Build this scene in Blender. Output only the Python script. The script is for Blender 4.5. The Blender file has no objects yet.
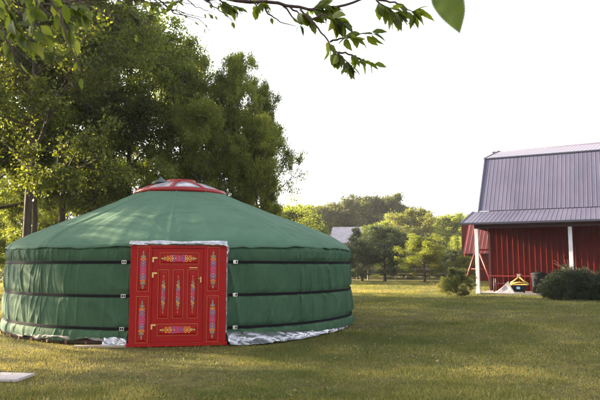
import bpy, math, random
import numpy as np
from mathutils import Vector, Matrix

PI = math.pi
sc = bpy.context.scene
col = sc.collection
for e in ("CYCLES",):
    sc.render.engine = e

# ------------------------------------------------------------------ camera model
F = 583.0
PITCH = math.atan(62 / 583.0)
CH = 1.5
cp, sp = math.cos(PITCH), math.sin(PITCH)

def ray(px, py):
    a, b = (px - 300) / F, (200 - py) / F
    return np.array([a, cp - b * sp, sp + b * cp])

def at(px, py, Y):
    r = ray(px, py)
    t = Y / r[1]
    return np.array([r[0] * t, Y, CH + r[2] * t])

def gnd(px, py):
    r = ray(px, py)
    t = -CH / r[2]
    return np.array([r[0] * t, r[1] * t, 0.0])

cam_d = bpy.data.cameras.new("camera")
cam = bpy.data.objects.new("camera", cam_d)
col.objects.link(cam)
cam.location = (0, 0, CH)
cam.rotation_euler = (PI / 2 + PITCH, 0, 0)
cam_d.sensor_width = 36
cam_d.lens = F / 600 * 36
cam_d.clip_end = 3000
cam_d.clip_start = 0.05
cam_d.dof.use_dof = True
cam_d.dof.focus_distance = 11.5
cam_d.dof.aperture_fstop = 5.6
sc.camera = cam

# ------------------------------------------------------------------ numpy noise
def _hash(ix, iy, iz, seed):
    n = (ix * 73856093) ^ (iy * 19349663) ^ (iz * 83492791) ^ (seed * 2654435761 & 0x7fffffff)
    n = n & 0xffffffff
    n = ((n ^ (n >> 15)) * 2246822519) & 0xffffffff
    n = ((n ^ (n >> 13)) * 3266489917) & 0xffffffff
    n = n ^ (n >> 16)
    return (n & 0xffffff) / float(0xffffff)

def noise3(x, y, z, seed=0):
    x, y, z = np.broadcast_arrays(np.asarray(x, float), np.asarray(y, float), np.asarray(z, float))
    ix, iy, iz = np.floor(x).astype(np.int64), np.floor(y).astype(np.int64), np.floor(z).astype(np.int64)
    fx, fy, fz = x - ix, y - iy, z - iz
    u, v, w = fx*fx*(3-2*fx), fy*fy*(3-2*fy), fz*fz*(3-2*fz)
    r = 0
    for dx in (0, 1):
        for dy in (0, 1):
            for dz in (0, 1):
                wt = (u if dx else 1-u) * (v if dy else 1-v) * (w if dz else 1-w)
                r = r + wt * _hash(ix+dx, iy+dy, iz+dz, seed)
    return r * 2 - 1

# ------------------------------------------------------------------ object helpers
def mesh_np(name, verts, faces_n, faces, mats=(), matidx=None, smooth=False, rnd=None):
    """verts (N,3); faces flat index array, faces_n verts per face (int)"""
    me = bpy.data.meshes.new(name)
    verts = np.asarray(verts, np.float32)
    faces = np.asarray(faces, np.int32).ravel()
    nf = len(faces) // faces_n
    me.vertices.add(len(verts)); me.vertices.foreach_set("co", verts.ravel())
    me.loops.add(len(faces)); me.loops.foreach_set("vertex_index", faces)
    me.polygons.add(nf)
    me.polygons.foreach_set("loop_start", np.arange(0, len(faces), faces_n, dtype=np.int32))
    me.update(calc_edges=True)
    if smooth:
        me.polygons.foreach_set("use_smooth", np.ones(nf, bool))
    if matidx is not None:
        me.polygons.foreach_set("material_index", np.asarray(matidx, np.int32))
    if rnd is not None:
        at_ = me.attributes.new("rnd", 'FLOAT', 'FACE')
        at_.data.foreach_set("value", np.asarray(rnd, np.float32))
    for m in mats: me.materials.append(m)
    return me

def link(name, me, parent=None, mat=None):
    o = bpy.data.objects.new(name, me)
    col.objects.link(o)
    if parent is not None: o.parent = parent
    if mat is not None and me is not None:
        me.materials.clear(); me.materials.append(mat)
    return o

def empty(name, loc=(0, 0, 0), rz=0.0):
    o = bpy.data.objects.new(name, None)
    col.objects.link(o)
    o.location = loc; o.rotation_euler = (0, 0, rz)
    o.empty_display_size = 0.2
    return o

def tag(o, label=None, cat=None, group=None, kind=None):
    if label: o["label"] = label
    if cat: o["category"] = cat
    if group: o["group"] = group
    if kind: o["kind"] = kind
    return o

class MB:
    """collects polygons of any size"""
    def __init__(s): s.v, s.f, s.m, s.sm = [], [], [], []
    def add(s, vs, fs, mi=0, smooth=False):
        b = len(s.v)
        s.v += [tuple(map(float, v)) for v in vs]
        for f in fs:
            s.f.append([b + i for i in f]); s.m.append(mi); s.sm.append(smooth)
    def box(s, c, size, rz=0.0, mi=0, bevel=0.0, rot=None):
        x, y, z = [k / 2 for k in size]
        M = rot if rot is not None else Matrix.Rotation(rz, 3, 'Z')
        if bevel <= 0:
            vs = [M @ Vector((a*x, b*y, d*z)) + Vector(c) for a in (-1, 1) for b in (-1, 1) for d in (-1, 1)]
            s.add(vs, [(0,1,3,2), (4,6,7,5), (0,4,5,1), (2,3,7,6), (0,2,6,4), (1,5,7,3)], mi)
        else:
            import bmesh
            bm = bmesh.new()
            bmesh.ops.create_cube(bm, size=1)
            bmesh.ops.scale(bm, vec=size, verts=bm.verts)
            bmesh.ops.bevel(bm, geom=list(bm.edges), offset=bevel, segments=2, affect='EDGES', profile=0.6)
            vs = [M @ v.co + Vector(c) for v in bm.verts]
            bm.verts.index_update()
            s.add(vs, [[v.index for v in f.verts] for f in bm.faces], mi)
            bm.free()
    def tube(s, pts, rad, n=8, mi=0, cap=True):
        pts = [Vector(p) for p in pts]
        if not hasattr(rad, '__len__'): rad = [rad] * len(pts)
        rings = []
        up = None
        for i, p in enumerate(pts):
            d = (pts[min(i+1, len(pts)-1)] - pts[max(i-1, 0)]).normalized()
            if up is None:
                up = Vector((0, 0, 1)) if abs(d.z) < .9 else Vector((1, 0, 0))
            a = d.cross(up).normalized(); b = a.cross(d).normalized()
            up = b
            rings.append([p + (a*math.cos(2*PI*k/n) + b*math.sin(2*PI*k/n)) * rad[i] for k in range(n)])
        vs = [v for r in rings for v in r]
        fs = []
        for i in range(len(pts)-1):
            for k in range(n):
                k2 = (k+1) % n
                fs.append((i*n+k, i*n+k2, (i+1)*n+k2, (i+1)*n+k))
        if cap:
            fs.append(tuple(range(n))[::-1]); fs.append(tuple((len(pts)-1)*n+k for k in range(n)))
        s.add(vs, fs, mi, True)
    def build(s, name, mats, parent=None):
        me = bpy.data.meshes.new(name)
        me.from_pydata(s.v, [], s.f)
        if not isinstance(mats, (list, tuple)): mats = [mats]
        for m in mats: me.materials.append(m)
        me.polygons.foreach_set("material_index", np.array(s.m, np.int32))
        me.polygons.foreach_set("use_smooth", np.array(s.sm, bool))
        me.update()
        o = bpy.data.objects.new(name, me)
        col.objects.link(o)
        if parent is not None: o.parent = parent
        return o

# ------------------------------------------------------------------ materials
def mat(name, color=(.5,.5,.5), rough=.6, metal=0.0, spec=.5, noise=None, bump=None, col2=None, stretch=(1,1,1), emis=None):
    m = bpy.data.materials.new(name); m.use_nodes = True
    nt = m.node_tree; b = nt.nodes["Principled BSDF"]
    b.inputs["Base Color"].default_value = (*color, 1)
    b.inputs["Roughness"].default_value = rough
    b.inputs["Metallic"].default_value = metal
    b.inputs["Specular IOR Level"].default_value = spec
    if noise or bump:
        tc = nt.nodes.new("ShaderNodeTexCoord")
        mp = nt.nodes.new("ShaderNodeMapping"); mp.inputs["Scale"].default_value = stretch
        nt.links.new(tc.outputs["Object"], mp.inputs[0])
    if noise:
        n = nt.nodes.new("ShaderNodeTexNoise"); n.inputs["Scale"].default_value = noise; n.inputs["Detail"].default_value = 6
        n.inputs["Roughness"].default_value = .65
        nt.links.new(mp.outputs[0], n.inputs["Vector"])
        r = nt.nodes.new("ShaderNodeValToRGB")
        r.color_ramp.elements[0].position = .32; r.color_ramp.elements[1].position = .68
        c2 = col2 or tuple(c*.7 for c in color)
        r.color_ramp.elements[0].color = (*c2, 1); r.color_ramp.elements[1].color = (*color, 1)
        nt.links.new(n.outputs[0], r.inputs[0]); nt.links.new(r.outputs[0], b.inputs["Base Color"])
    if bump:
        n2 = nt.nodes.new("ShaderNodeTexNoise"); n2.inputs["Scale"].default_value = bump[0]; n2.inputs["Detail"].default_value = 5
        nt.links.new(mp.outputs[0], n2.inputs["Vector"])
        bp = nt.nodes.new("ShaderNodeBump"); bp.inputs["Strength"].default_value = bump[1]; bp.inputs["Distance"].default_value = bump[2]
        nt.links.new(n2.outputs[0], bp.inputs["Height"]); nt.links.new(bp.outputs[0], b.inputs["Normal"])
    return m

def leafmat(name, c1, c2, c3, trans=.45, tcol=1.6, rough=.5):
    """per-leaf colour from the face attribute rnd"""
    m = bpy.data.materials.new(name); m.use_nodes = True
    nt = m.node_tree; b = nt.nodes["Principled BSDF"]; out = nt.nodes["Material Output"]
    a = nt.nodes.new("ShaderNodeAttribute"); a.attribute_name = "rnd"
    oi = nt.nodes.new("ShaderNodeObjectInfo")
    r = nt.nodes.new("ShaderNodeValToRGB")
    r.color_ramp.elements[0].color = (*c1, 1); r.color_ramp.elements[1].color = (*c3, 1)
    e = r.color_ramp.elements.new(.55); e.color = (*c2, 1)
    nt.links.new(a.outputs["Fac"], r.inputs[0])
    hs = nt.nodes.new("ShaderNodeHueSaturation")
    mr = nt.nodes.new("ShaderNodeMapRange"); mr.inputs["To Min"].default_value = .8; mr.inputs["To Max"].default_value = 1.2
    nt.links.new(oi.outputs["Random"], mr.inputs["Value"]); nt.links.new(mr.outputs[0], hs.inputs["Value"])
    nt.links.new(r.outputs[0], hs.inputs["Color"])
    nt.links.new(hs.outputs[0], b.inputs["Base Color"])
    b.inputs["Roughness"].default_value = rough; b.inputs["Specular IOR Level"].default_value = .35
    t = nt.nodes.new("ShaderNodeBsdfTranslucent")
    mx = nt.nodes.new("ShaderNodeMix"); mx.data_type = 'RGBA'; mx.blend_type = 'MULTIPLY'; mx.inputs[0].default_value = 1
    nt.links.new(hs.outputs[0], mx.inputs[6]); mx.inputs[7].default_value = (tcol*1.15, tcol*1.1, tcol*.35, 1)
    nt.links.new(mx.outputs[2], t.inputs["Color"])
    ms = nt.nodes.new("ShaderNodeMixShader"); ms.inputs[0].default_value = trans
    nt.links.new(b.outputs[0], ms.inputs[1]); nt.links.new(t.outputs[0], ms.inputs[2])
    nt.links.new(ms.outputs[0], out.inputs["Surface"])
    return m

M = {}
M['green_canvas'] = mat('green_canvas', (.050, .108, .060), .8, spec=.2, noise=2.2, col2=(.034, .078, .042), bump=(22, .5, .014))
M['roof_canvas_lit'] = mat('roof_canvas_lit', (.082, .162, .108), .78, spec=.22, noise=1.7, col2=(.062, .130, .084), bump=(12, .5, .016))  # same cloth as the wall; sky light on the slope painted in as lighter green
M['seam'] = mat('seam', (.022, .062, .033), .8)
M['red_paint'] = mat('red_paint', (.36, .003, .003), .48, spec=.25, noise=9, col2=(.27, .003, .003), stretch=(3, 3, .5), bump=(45, .35, .004))
M['crown_red'] = mat('crown_red', (.28, .006, .007), .35)
M['gold'] = mat('gold_paint', (.62, .34, .07), .45)
M['brass'] = mat('brass', (.75, .55, .22), .35, metal=.6)
M['strap'] = mat('strap_webbing', (.008, .006, .010), .8, spec=.12, bump=(150, .4, .002))
M['buckle'] = mat('buckle_steel', (.7, .7, .68), .3, metal=.8)
M['foil'] = mat('foil', (.62, .62, .66), .25, metal=.8, noise=7, col2=(.34, .34, .38), bump=(10, .6, .02))
M['liner'] = mat('liner', (.36, .34, .32), .7, noise=3, col2=(.06, .05, .045))
M['dark_wood'] = mat('dark_wood', (.055, .030, .022), .8, noise=8)
M['tan_wood'] = mat('tan_wood', (.36, .29, .20), .8, noise=6, col2=(.24, .19, .13), stretch=(1, 6, 6))
M['pane'] = mat('dome_pane', (.42, .38, .44), .15, spec=.6, noise=3, col2=(.24, .24, .27))
M['dark_metal'] = mat('dark_metal', (.03, .035, .04), .5, metal=.4)
M['white_paint'] = mat('white_paint', (.72, .73, .78), .55, noise=5, col2=(.58, .58, .62), stretch=(1, 1, .2))
M['barn_roof'] = mat('barn_roof_steel', (.100, .097, .150), .48, metal=.1, spec=.3, noise=.9, col2=(.070, .067, .110), stretch=(1, .5, .25), bump=(2.5, .25, .02))
M['barn_ridge'] = mat('barn_ridge_steel', (.22, .20, .26), .4, metal=.3)
M['barn_red'] = mat('barn_red_steel', (.150, .009, .005), .45, spec=.15, noise=3.2, col2=(.085, .006, .004), stretch=(1, 1, .3))
M['trim_red'] = mat('barn_trim_red', (.05, .006, .006), .5)
M['swing_red'] = mat('swing_red_paint', (.10, .008, .006), .5)
M['gutter'] = mat('gutter_steel', (.05, .05, .075), .4, metal=.3)
M['bright_red'] = mat('bright_red_paint', (.16, .006, .006), .45)
M['concrete'] = mat('concrete', (.22, .20, .19), .85, noise=9, col2=(.15, .14, .13), bump=(40, .4, .01))
M['stone'] = mat('pale_stone', (.50, .44, .44), .8, noise=11, col2=(.38, .34, .33), bump=(60, .4, .006))
M['tarp'] = mat('tarp', (.55, .48, .48), .7, noise=4, col2=(.44, .38, .37), bump=(6, .5, .03))
M['yellow'] = mat('yellow_plastic', (.42, .29, .06), .6)
M['black'] = mat('black_plastic', (.008, .008, .009), .7, spec=.2)
M['blue'] = mat('blue_plastic', (.10, .22, .42), .5)
M['bark'] = mat('bark', (.075, .052, .038), .9, noise=7, col2=(.035, .025, .02), stretch=(1, 1, .25), bump=(12, .8, .03))
M['twig'] = mat('twig', (.06, .035, .03), .85)
M['house_wall'] = mat('house_wall', (.40, .37, .34), .8, noise=3)
M['house_roof'] = mat('house_roof', (.36, .33, .38), .5, noise=2)
M['window'] = mat('window_glass', (.04, .05, .06), .1)
M['fence'] = mat('fence_wood', (.34, .30, .26), .85, noise=6)
M['red_roof'] = mat('red_roof_steel', (.20, .035, .03), .45, noise=1.5, col2=(.16, .025, .022))
for n, c in dict(orange=(.80, .24, .03), magenta=(.62, .06, .16), purple=(.30, .10, .28), blue=(.20, .18, .34), teal=(.22, .38, .26), lime=(.58, .52, .16)).items():
    M['o_' + n] = mat('ornament_' + n, c, .5)
ORN = [M['o_teal'], M['o_lime'], M['o_orange'], M['o_blue'], M['o_purple'], M['o_magenta']]

# leaves
L = {}
L['dark'] = leafmat('leaf_dark', (.036, .047, .013), (.078, .096, .024), (.15, .165, .042), .52, 1.9)
L['mid'] = leafmat('leaf_mid', (.060, .080, .020), (.122, .152, .038), (.20, .225, .058), .55, 2.0)
L['yellow'] = leafmat('leaf_yellow', (.090, .115, .026), (.155, .185, .042), (.235, .25, .06), .56, 1.9)
L['golden'] = leafmat('leaf_golden', (.10, .11, .028), (.16, .17, .040), (.24, .235, .055), .40, 1.4)
L['olive'] = leafmat('leaf_olive', (.045, .055, .022), (.095, .11, .038), (.16, .165, .055), .42, 1.4)
L['blue'] = leafmat('leaf_bluegreen', (.032, .048, .026), (.065, .090, .040), (.11, .135, .06), .34, 1.3)
L['yew'] = leafmat('needle_yew', (.010, .016, .008), (.025, .038, .014), (.065, .078, .026), .15, 1.2)
L['near'] = leafmat('leaf_near', (.065, .095, .016), (.105, .140, .024), (.16, .185, .035), .58, 2.0, .45)
L['lone'] = leafmat('leaf_lone', (.07, .10, .018), (.095, .125, .022), (.12, .14, .026), .42, 1.35, .5)  # same species as near; colour darkened to offset the direct sun on it
L['grass'] = leafmat('grass_blade', (.062, .086, .023), (.155, .160, .045), (.42, .35, .15), .35, 1.3, .7)

# ------------------------------------------------------------------ world and sun
SUN_TO = Vector((-.935, .355, 0)).normalized()
ELEV = math.radians(18)
w = bpy.data.worlds.new("World"); sc.world = w; w.use_nodes = True
nt = w.node_tree; bg = nt.nodes["Background"]
sky = nt.nodes.new("ShaderNodeTexSky"); sky.sky_type = 'NISHITA'; sky.sun_disc = False
sky.sun_elevation = ELEV
sky.sun_rotation = math.atan2(SUN_TO.x, SUN_TO.y)
sky.dust_density = 5.0; sky.air_density = 1.0; sky.ozone_density = 1.0; sky.altitude = 200
hs = nt.nodes.new("ShaderNodeHueSaturation"); hs.inputs["Saturation"].default_value = .25
nt.links.new(sky.outputs[0], hs.inputs["Color"]); nt.links.new(hs.outputs[0], bg.inputs[0])
bg.inputs[1].default_value = 0.13
sd = bpy.data.lights.new("sun", 'SUN'); sd.energy = 5.0; sd.angle = math.radians(.55); sd.color = (1.0, .80, .52)
so = bpy.data.objects.new("sun", sd); col.objects.link(so)
d = Vector((SUN_TO.x*math.cos(ELEV), SUN_TO.y*math.cos(ELEV), math.sin(ELEV)))
so.rotation_euler = d.to_track_quat('Z', 'Y').to_euler(); so.location = d * 60
sc.view_settings.view_transform = 'Standard'; sc.view_settings.look = 'None'
sc.view_settings.exposure = 2.33; sc.view_settings.gamma = 1.0
sc.cycles.use_denoising = True
sc.cycles.max_bounces = 8; sc.cycles.transmission_bounces = 4; sc.cycles.diffuse_bounces = 4; sc.cycles.glossy_bounces = 3
sc.cycles.sample_clamp_indirect = 4

# ------------------------------------------------------------------ ground
def ground():
    n = 160
    xs = np.sign(np.linspace(-1, 1, n)) * np.abs(np.linspace(-1, 1, n))**2.2 * 900
    X, Y = np.meshgrid(xs, xs + 10, indexing='ij')
    R = np.hypot(X, Y - 10)
    Z = noise3(X*.12, Y*.12, 0, 4) * .03 * np.clip((R-6)/20, 0, 1)
    Z = Z * np.clip((300-R)/100, 0, 1) - .012
    V = np.stack([X, Y, Z], -1).reshape(-1, 3)
    i, j = np.meshgrid(np.arange(n-1), np.arange(n-1), indexing='ij')
    a = (i*n+j).ravel()
    f = np.stack([a, a+n, a+n+1, a+1], -1)
    m = bpy.data.materials.new('lawn'); m.use_nodes = True
    nt = m.node_tree; b = nt.nodes["Principled BSDF"]; b.inputs["Roughness"].default_value = .95
    b.inputs["Specular IOR Level"].default_value = .1
    tc = nt.nodes.new("ShaderNodeTexCoord")
    def nz(scale, det=5):
        n_ = nt.nodes.new("ShaderNodeTexNoise"); n_.inputs["Scale"].default_value = scale; n_.inputs["Detail"].default_value = det
        n_.inputs["Roughness"].default_value = .65
        nt.links.new(tc.outputs["Object"], n_.inputs["Vector"]); return n_
    n1, n2, n3 = nz(.35), nz(38, 4), nz(5)
    r1 = nt.nodes.new("ShaderNodeValToRGB")
    r1.color_ramp.elements[0].position = .35; r1.color_ramp.elements[1].position = .66
    r1.color_ramp.elements[0].color = (.090, .100, .032, 1); r1.color_ramp.elements[1].color = (.175, .150, .060, 1)
    nt.links.new(n1.outputs[0], r1.inputs[0])
    r2 = nt.nodes.new("ShaderNodeValToRGB")
    r2.color_ramp.elements[0].position = .3; r2.color_ramp.elements[1].position = .72
    r2.color_ramp.elements[0].color = (.4, .38, .36, 1); r2.color_ramp.elements[1].color = (1.5, 1.42, 1.3, 1)
    nt.links.new(n2.outputs[0], r2.inputs[0])
    r3 = nt.nodes.new("ShaderNodeValToRGB")
    r3.color_ramp.elements[0].position = .35; r3.color_ramp.elements[1].position = .65
    r3.color_ramp.elements[0].color = (.72, .72, .72, 1); r3.color_ramp.elements[1].color = (1.2, 1.2, 1.1, 1)
    nt.links.new(n3.outputs[0], r3.inputs[0])
    mx = nt.nodes.new("ShaderNodeMix"); mx.data_type = 'RGBA'; mx.blend_type = 'MULTIPLY'; mx.inputs[0].default_value = 1
    mx2 = nt.nodes.new("ShaderNodeMix"); mx2.data_type = 'RGBA'; mx2.blend_type = 'MULTIPLY'; mx2.inputs[0].default_value = 1
    nt.links.new(r1.outputs[0], mx.inputs[6]); nt.links.new(r2.outputs[0], mx.inputs[7])
    nt.links.new(mx.outputs[2], mx2.inputs[6]); nt.links.new(r3.outputs[0], mx2.inputs[7])
    nt.links.new(mx2.outputs[2], b.inputs["Base Color"])
    bp = nt.nodes.new("ShaderNodeBump"); bp.inputs["Strength"].default_value = .9; bp.inputs["Distance"].default_value = .05
    nt.links.new(n2.outputs[0], bp.inputs["Height"]); nt.links.new(bp.outputs[0], b.inputs["Normal"])
    me = mesh_np('ground', V, 4, f, [m], smooth=True)
    o = link('ground', me); tag(o, kind='structure')

ground()

# ------------------------------------------------------------------ yurt layout
YC = np.array([-2.84, 14.73]); YR = 4.07
DOOR_TH = math.radians(9.0)      # position of the door on the circle, measured from -Y towards +X
yurt = empty('yurt', (YC[0], YC[1], 0), DOOR_TH)
CRX = -.19      # the crown sits a little off centre
tag(yurt, 'round green canvas yurt with black straps and a painted red double door', 'yurt')
# local frame: door faces local -Y; angle a from -Y towards +X
def pol(a, r, z): return np.stack([r*np.sin(a), -r*np.cos(a), z + 0*a], -1)

PROF = [(1.00, 3.20), (1.12, 3.15), (1.55, 2.98), (1.95, 2.825), (2.40, 2.65), (2.85, 2.475), (3.20, 2.325), (3.50, 2.185), (3.75, 2.055), (3.93, 1.94), (4.02, 1.865), (4.058, 1.81), (4.068, 1.765)]
STRAP_Z = [1.50, .89, .30]

def wall_r(a, z):
    """radius of the canvas wall at angle a, height z"""
    u = a * YR
    b = 0
    zs = [0.02] + sorted(STRAP_Z) + [1.88]
    for z0, z1 in zip(zs[:-1], zs[1:]):
        t = np.clip((z - z0) / (z1 - z0), 0, 1)
        b = b + np.where((z >= z0) & (z < z1), np.sin(t*PI)**.7 * .030, 0)
    near = np.exp(-np.min([np.abs(z - s) for s in STRAP_Z], axis=0) / .12)
    wob = noise3(u*.5, z*.7, 0, 8) * .7
    f1 = 1 - np.abs(noise3(u*2.6 + z*.9 + wob, z*.5, 1, 1))*1.7
    f2 = 1 - np.abs(noise3(u*7.0 - z*1.5 + wob*2, z*.8, 5, 2))*1.8
    f3 = noise3(u*19 + z*3 + wob*3, z*1.8, 9, 3)
    amp = .45 + .8 * np.clip(noise3(u*.6, z*.8, 3, 7)+.4, 0, 1)
    d = b + amp*(.052*np.clip(f1, 0, 1)**3 + .050*np.clip(f2, 0, 1)**3 * (.45+near) + .010*f3) + .02*noise3(u*.35, z*.6, 2, 6)
    flat = 1 - .75*np.exp(-(np.min([np.abs(z - s) for s in STRAP_Z], axis=0) / .05)**2)
    return YR - .03 + d*flat - np.clip(z-1.72, 0, 1)*.5

def surf_grid(A, Zf, n_a, n_z):
    pass

def grid_mesh(name, P, mat_, parent, closed=False, thick=None, rnd=None):
    """P: (na,nz,3)"""
    na, nz = P.shape[:2]
    i, j = np.meshgrid(np.arange(na if closed else na-1), np.arange(nz-1), indexing='ij')
    i2 = (i+1) % na
    f = np.stack([(i*nz+j), (i2*nz+j), (i2*nz+j+1), (i*nz+j+1)], -1).reshape(-1, 4)
    me = mesh_np(name, P.reshape(-1, 3), 4, f, [mat_], smooth=True)
    o = link(name, me, parent)
    if thick:
        md = o.modifiers.new('thickness', 'SOLIDIFY'); md.thickness = thick; md.offset = -1
    return o

HALF_DOOR = .212
def build_yurt():
    # ---- wall cover
    na, nz = 1700, 110
    a = np.linspace(HALF_DOOR, 2*PI - HALF_DOOR, na)[:, None]
    arc = (a - HALF_DOOR) * YR
    zb = .075 + .02*noise3(a*9, 0, 0, 3) + .10*np.exp(-(arc/1.8)**4) + .05*np.exp(-(((2*PI-HALF_DOOR-a)*YR)/1.0)**4)
    t = np.linspace(0, 1, nz)[None, :]
    Z = zb + (1.87 - zb) * t
    A = np.broadcast_to(a, Z.shape)
    R = wall_r(A, Z)
    R = R + np.where(Z < .3, (.3 - Z) * .10, 0)     # flares a little at the hem
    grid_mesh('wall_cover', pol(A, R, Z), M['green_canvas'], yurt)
    # ---- roof cover
    pr = np.array(PROF)
    s = np.concatenate([[0], np.cumsum(np.hypot(*np.diff(pr, axis=0).T))])
    nr = 150; na = 900
    ss = np.linspace(0, s[-1], nr)
    # smooth interpolation
    rr = np.interp(ss, s, pr[:, 0]); zz = np.interp(ss, s, pr[:, 1])
    k = np.ones(9)/9
    rp = np.pad(rr, 4, mode='edge'); zp = np.pad(zz, 4, mode='edge')
    rr[4:-4] = np.convolve(rp, k, 'valid')[4:-4]; zz[4:-4] = np.convolve(zp, k, 'valid')[4:-4]
    a = np.linspace(0, 2*PI, na, endpoint=False)[:, None]
    RR = np.broadcast_to(rr[None, :], (na, nr)).copy(); ZZ = np.broadcast_to(zz[None, :], (na, nr)).copy()
    A = np.broadcast_to(a, RR.shape)
    S = ss[None, :] / s[-1]
    X, Y_ = RR*np.sin(A), RR*np.cos(A)
    # roof poles telegraph softly through the cloth, with sag between them
    d = .017*np.abs(np.cos(A*22))*np.clip(S*1.5, 0, 1)*np.clip((1-S)*3, 0, 1)
    ridg = np.clip(1 - np.abs(noise3(X*1.3, Y_*1.3, 0, 21))*2.2, 0, 1)**2
    d = d + .012*ridg + .02*noise3(X*.6, Y_*.6, 4, 22) + .006*noise3(A*30, S*2.5, 0, 23)*S
    # concentric tension creases
    d = d + .006*np.clip(1-np.abs(noise3(A*2.2, S*16, 0, 24))*2, 0, 1)
    # stitched seams
    for k_ in range(10):
        c = -.045 + k_*2*PI/10
        dd = np.abs((A - c + PI) % (2*PI) - PI) * RR
        d = d + .014*np.exp(-(dd/.022)**2)
    d = d - .10*np.exp(-(((A-4.55)/.55)**2))*np.sin(np.clip((S-.12)/.83, 0, 1)*PI) - .03*np.sin(S*PI)
    up = np.clip((ZZ - 1.75)/.3, 0, 1)
    ZZ = ZZ + d*(.3+.7*up)
    RR = RR + d*(1-.5*up)
    edge = np.clip((S-.93)/.07, 0, 1)
    RR = RR + edge*(.012*noise3(A*20, 0, 0, 25)+.006)
    ZZ = ZZ + edge*(.03*noise3(A*5, 0, 0, 26) + .018*noise3(A*21, 0, 3, 27))
    PR = pol(A, RR, ZZ); PR[..., 0] += -.19*np.clip(1-S, 0, 1)**.8
    o = grid_mesh('roof_cover', PR, M['roof_canvas_lit'], yurt, closed=True, thick=.006)
    # ---- straps
    for zi, z0 in enumerate(STRAP_Z):
        n = 700
        a = np.linspace(HALF_DOOR, 2*PI-HALF_DOOR, n)
        zc = z0 + .012*noise3(a*1.5, zi*7, 0, 30) - .03*np.sin((a)/2)**2
        Rm = wall_r(a, zc); 
        k = np.ones(15)/15
        Rm = np.max([np.roll(wall_r(a, zc+q), s_) for s_ in range(-3, 4) for q in (-.028, 0, .028)], axis=0)
        Rm = np.convolve(np.pad(Rm, 7, mode='edge'), k, 'valid') + .006
        rows = []
        for dr, dz in ((0, -.025), (.004, -.023), (.004, .023), (0, .025), (-.03, .02), (-.03, -.02), (0, -.024)):
            rows.append(pol(a, Rm+dr, zc+dz))
        P = np.stack(rows, 1)
        st = grid_mesh('strap', P, M['strap'], yurt)
        for f in st.data.polygons: f.use_smooth = False
        # buckles near both door sides
        for sgn, ang in ((1, HALF_DOOR + .042), (-1, 2*PI-HALF_DOOR-.035)):
            i = int(np.argmin(np.abs(a-ang)))
            mb = MB()
            c = Vector(pol(np.array(a[i]), Rm[i]+.016, zc[i]))
            Mx = Matrix.Rotation(float(a[i]), 3, 'Z')
            for dz in (-.028, .028): mb.box(c + Vector((0, 0, dz)), (.085, .010, .012), rot=Mx, bevel=.003)
            for dx in (-.038, 0.0, .038): mb.box(c + Mx @ Vector((dx, -.001, 0)), (.012, .012, .060), rot=Mx, bevel=.003)
            if sgn > 0: mb.box(c + Mx @ Vector((-.02, -.004, 0)), (.05, .012, .044), rot=Mx, bevel=.003)
            mb.build('buckle', M['buckle'], st)
            mb = MB()
            p0 = c + Mx @ Vector((-.04*sgn, .0, 0)); p1 = Vector(pol(np.array(sgn*HALF_DOOR if sgn > 0 else -HALF_DOOR+.0), YR-.01, z0))
            d_ = p1 - p0
            mb.box((p0+p1)/2, (d_.length+.02, .006, .03), rz=math.atan2(d_.y, d_.x))
            mb.build('webbing_end', M['strap'], st)
    # vertical seams of the wall cloth
    for k in range(9):
        a0 = .62 + k*.62
        zz = np.linspace(.20, 1.66, 60)[:, None]; w_ = np.linspace(-.010, .010, 3)[None, :]
        A = a0 + w_/YR + .004*noise3(zz*2, k, 0, 91)
        Rw = np.maximum(wall_r(A, zz+0*w_), wall_r(A*0+a0, zz+0*w_)) + .004*(1-np.abs(w_)/.012)
        Rw = Rw + np.where(zz < .3, (.3-zz)*.10, 0)
        grid_mesh('wall_seam', pol(A, Rw, zz+0*w_), M['seam'], yurt, thick=.003)
    # ---- floor platform and liner
    n = 720
    a = np.linspace(0, 2*PI, n, endpoint=False)[:, None]
    prof = np.array([(3.2, .0), (4.0, .0), (4.02, .03), (4.02, .11), (3.2, .115)])
    A = np.broadcast_to(a, (n, 5)); grid_mesh('floor_platform', pol(A, prof[None, :, 0]+0*A, prof[None, :, 1]+0*A), M['dark_wood'], yurt, closed=True)
    a = np.linspace(HALF_DOOR, 2*PI-HALF_DOOR, 1200)[:, None]
    tt = np.linspace(0, 1, 7)[None, :]
    A = np.broadcast_to(a, (1200, 7))
    low = .085 + .05*noise3(a*14, 0, 0, 41)
    lobe = np.clip(noise3(a*7, 0, 0, 43)+.25, 0, 1)
    Zl = low + (.16-low)*tt
    Rl = 4.055 + .03*lobe*np.sin(tt*PI) + .012*noise3(a*60, tt*3, 0, 44) + (1-tt)*.02
    grid_mesh('liner', pol(A, Rl, Zl), M['liner'], yurt, thick=.003)
    pegm = mat('peg_wood', (.12, .05, .03), .8)
    for k in range(60):
        a_ = k/60*2*PI + .01*math.sin(k*7.1)
        if abs(math.sin(a_/2)) < .11: continue
        c = Vector(pol(np.array(a_), 4.11, .04))
        mb = MB(); mb.box(c, (.04, .03, .05), rz=a_+.1*math.sin(k*3)); mb.build('tie_peg', pegm, yurt)
    # ---- crumpled foil skirt right of the door
    n = 420; m = 26
    a = np.linspace(HALF_DOOR+.003, HALF_DOOR + 1.0, n)[:, None]; arc = (a-HALF_DOOR)*YR
    tt = np.linspace(0, 1, m)[None, :]
    A = np.broadcast_to(a, (n, m)).copy()
    top = .16*np.exp(-(arc/1.9)**2) + .05
    cr = np.abs(noise3(arc*4.2+tt*1.3, tt*1.6, 0, 51))
    cr2 = np.abs(noise3(arc*11-tt*2, tt*3.5, 2, 52))
    wid = np.exp(-(arc/1.7)**4)
    Rf = YR + .02 + (1-tt)*(.17*wid+.02)*(1 + .5*noise3(arc*1.5, 0, 0, 54)) + (cr*.12 + cr2*.045)*(.25+.75*wid)*(1.1-tt)
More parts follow.
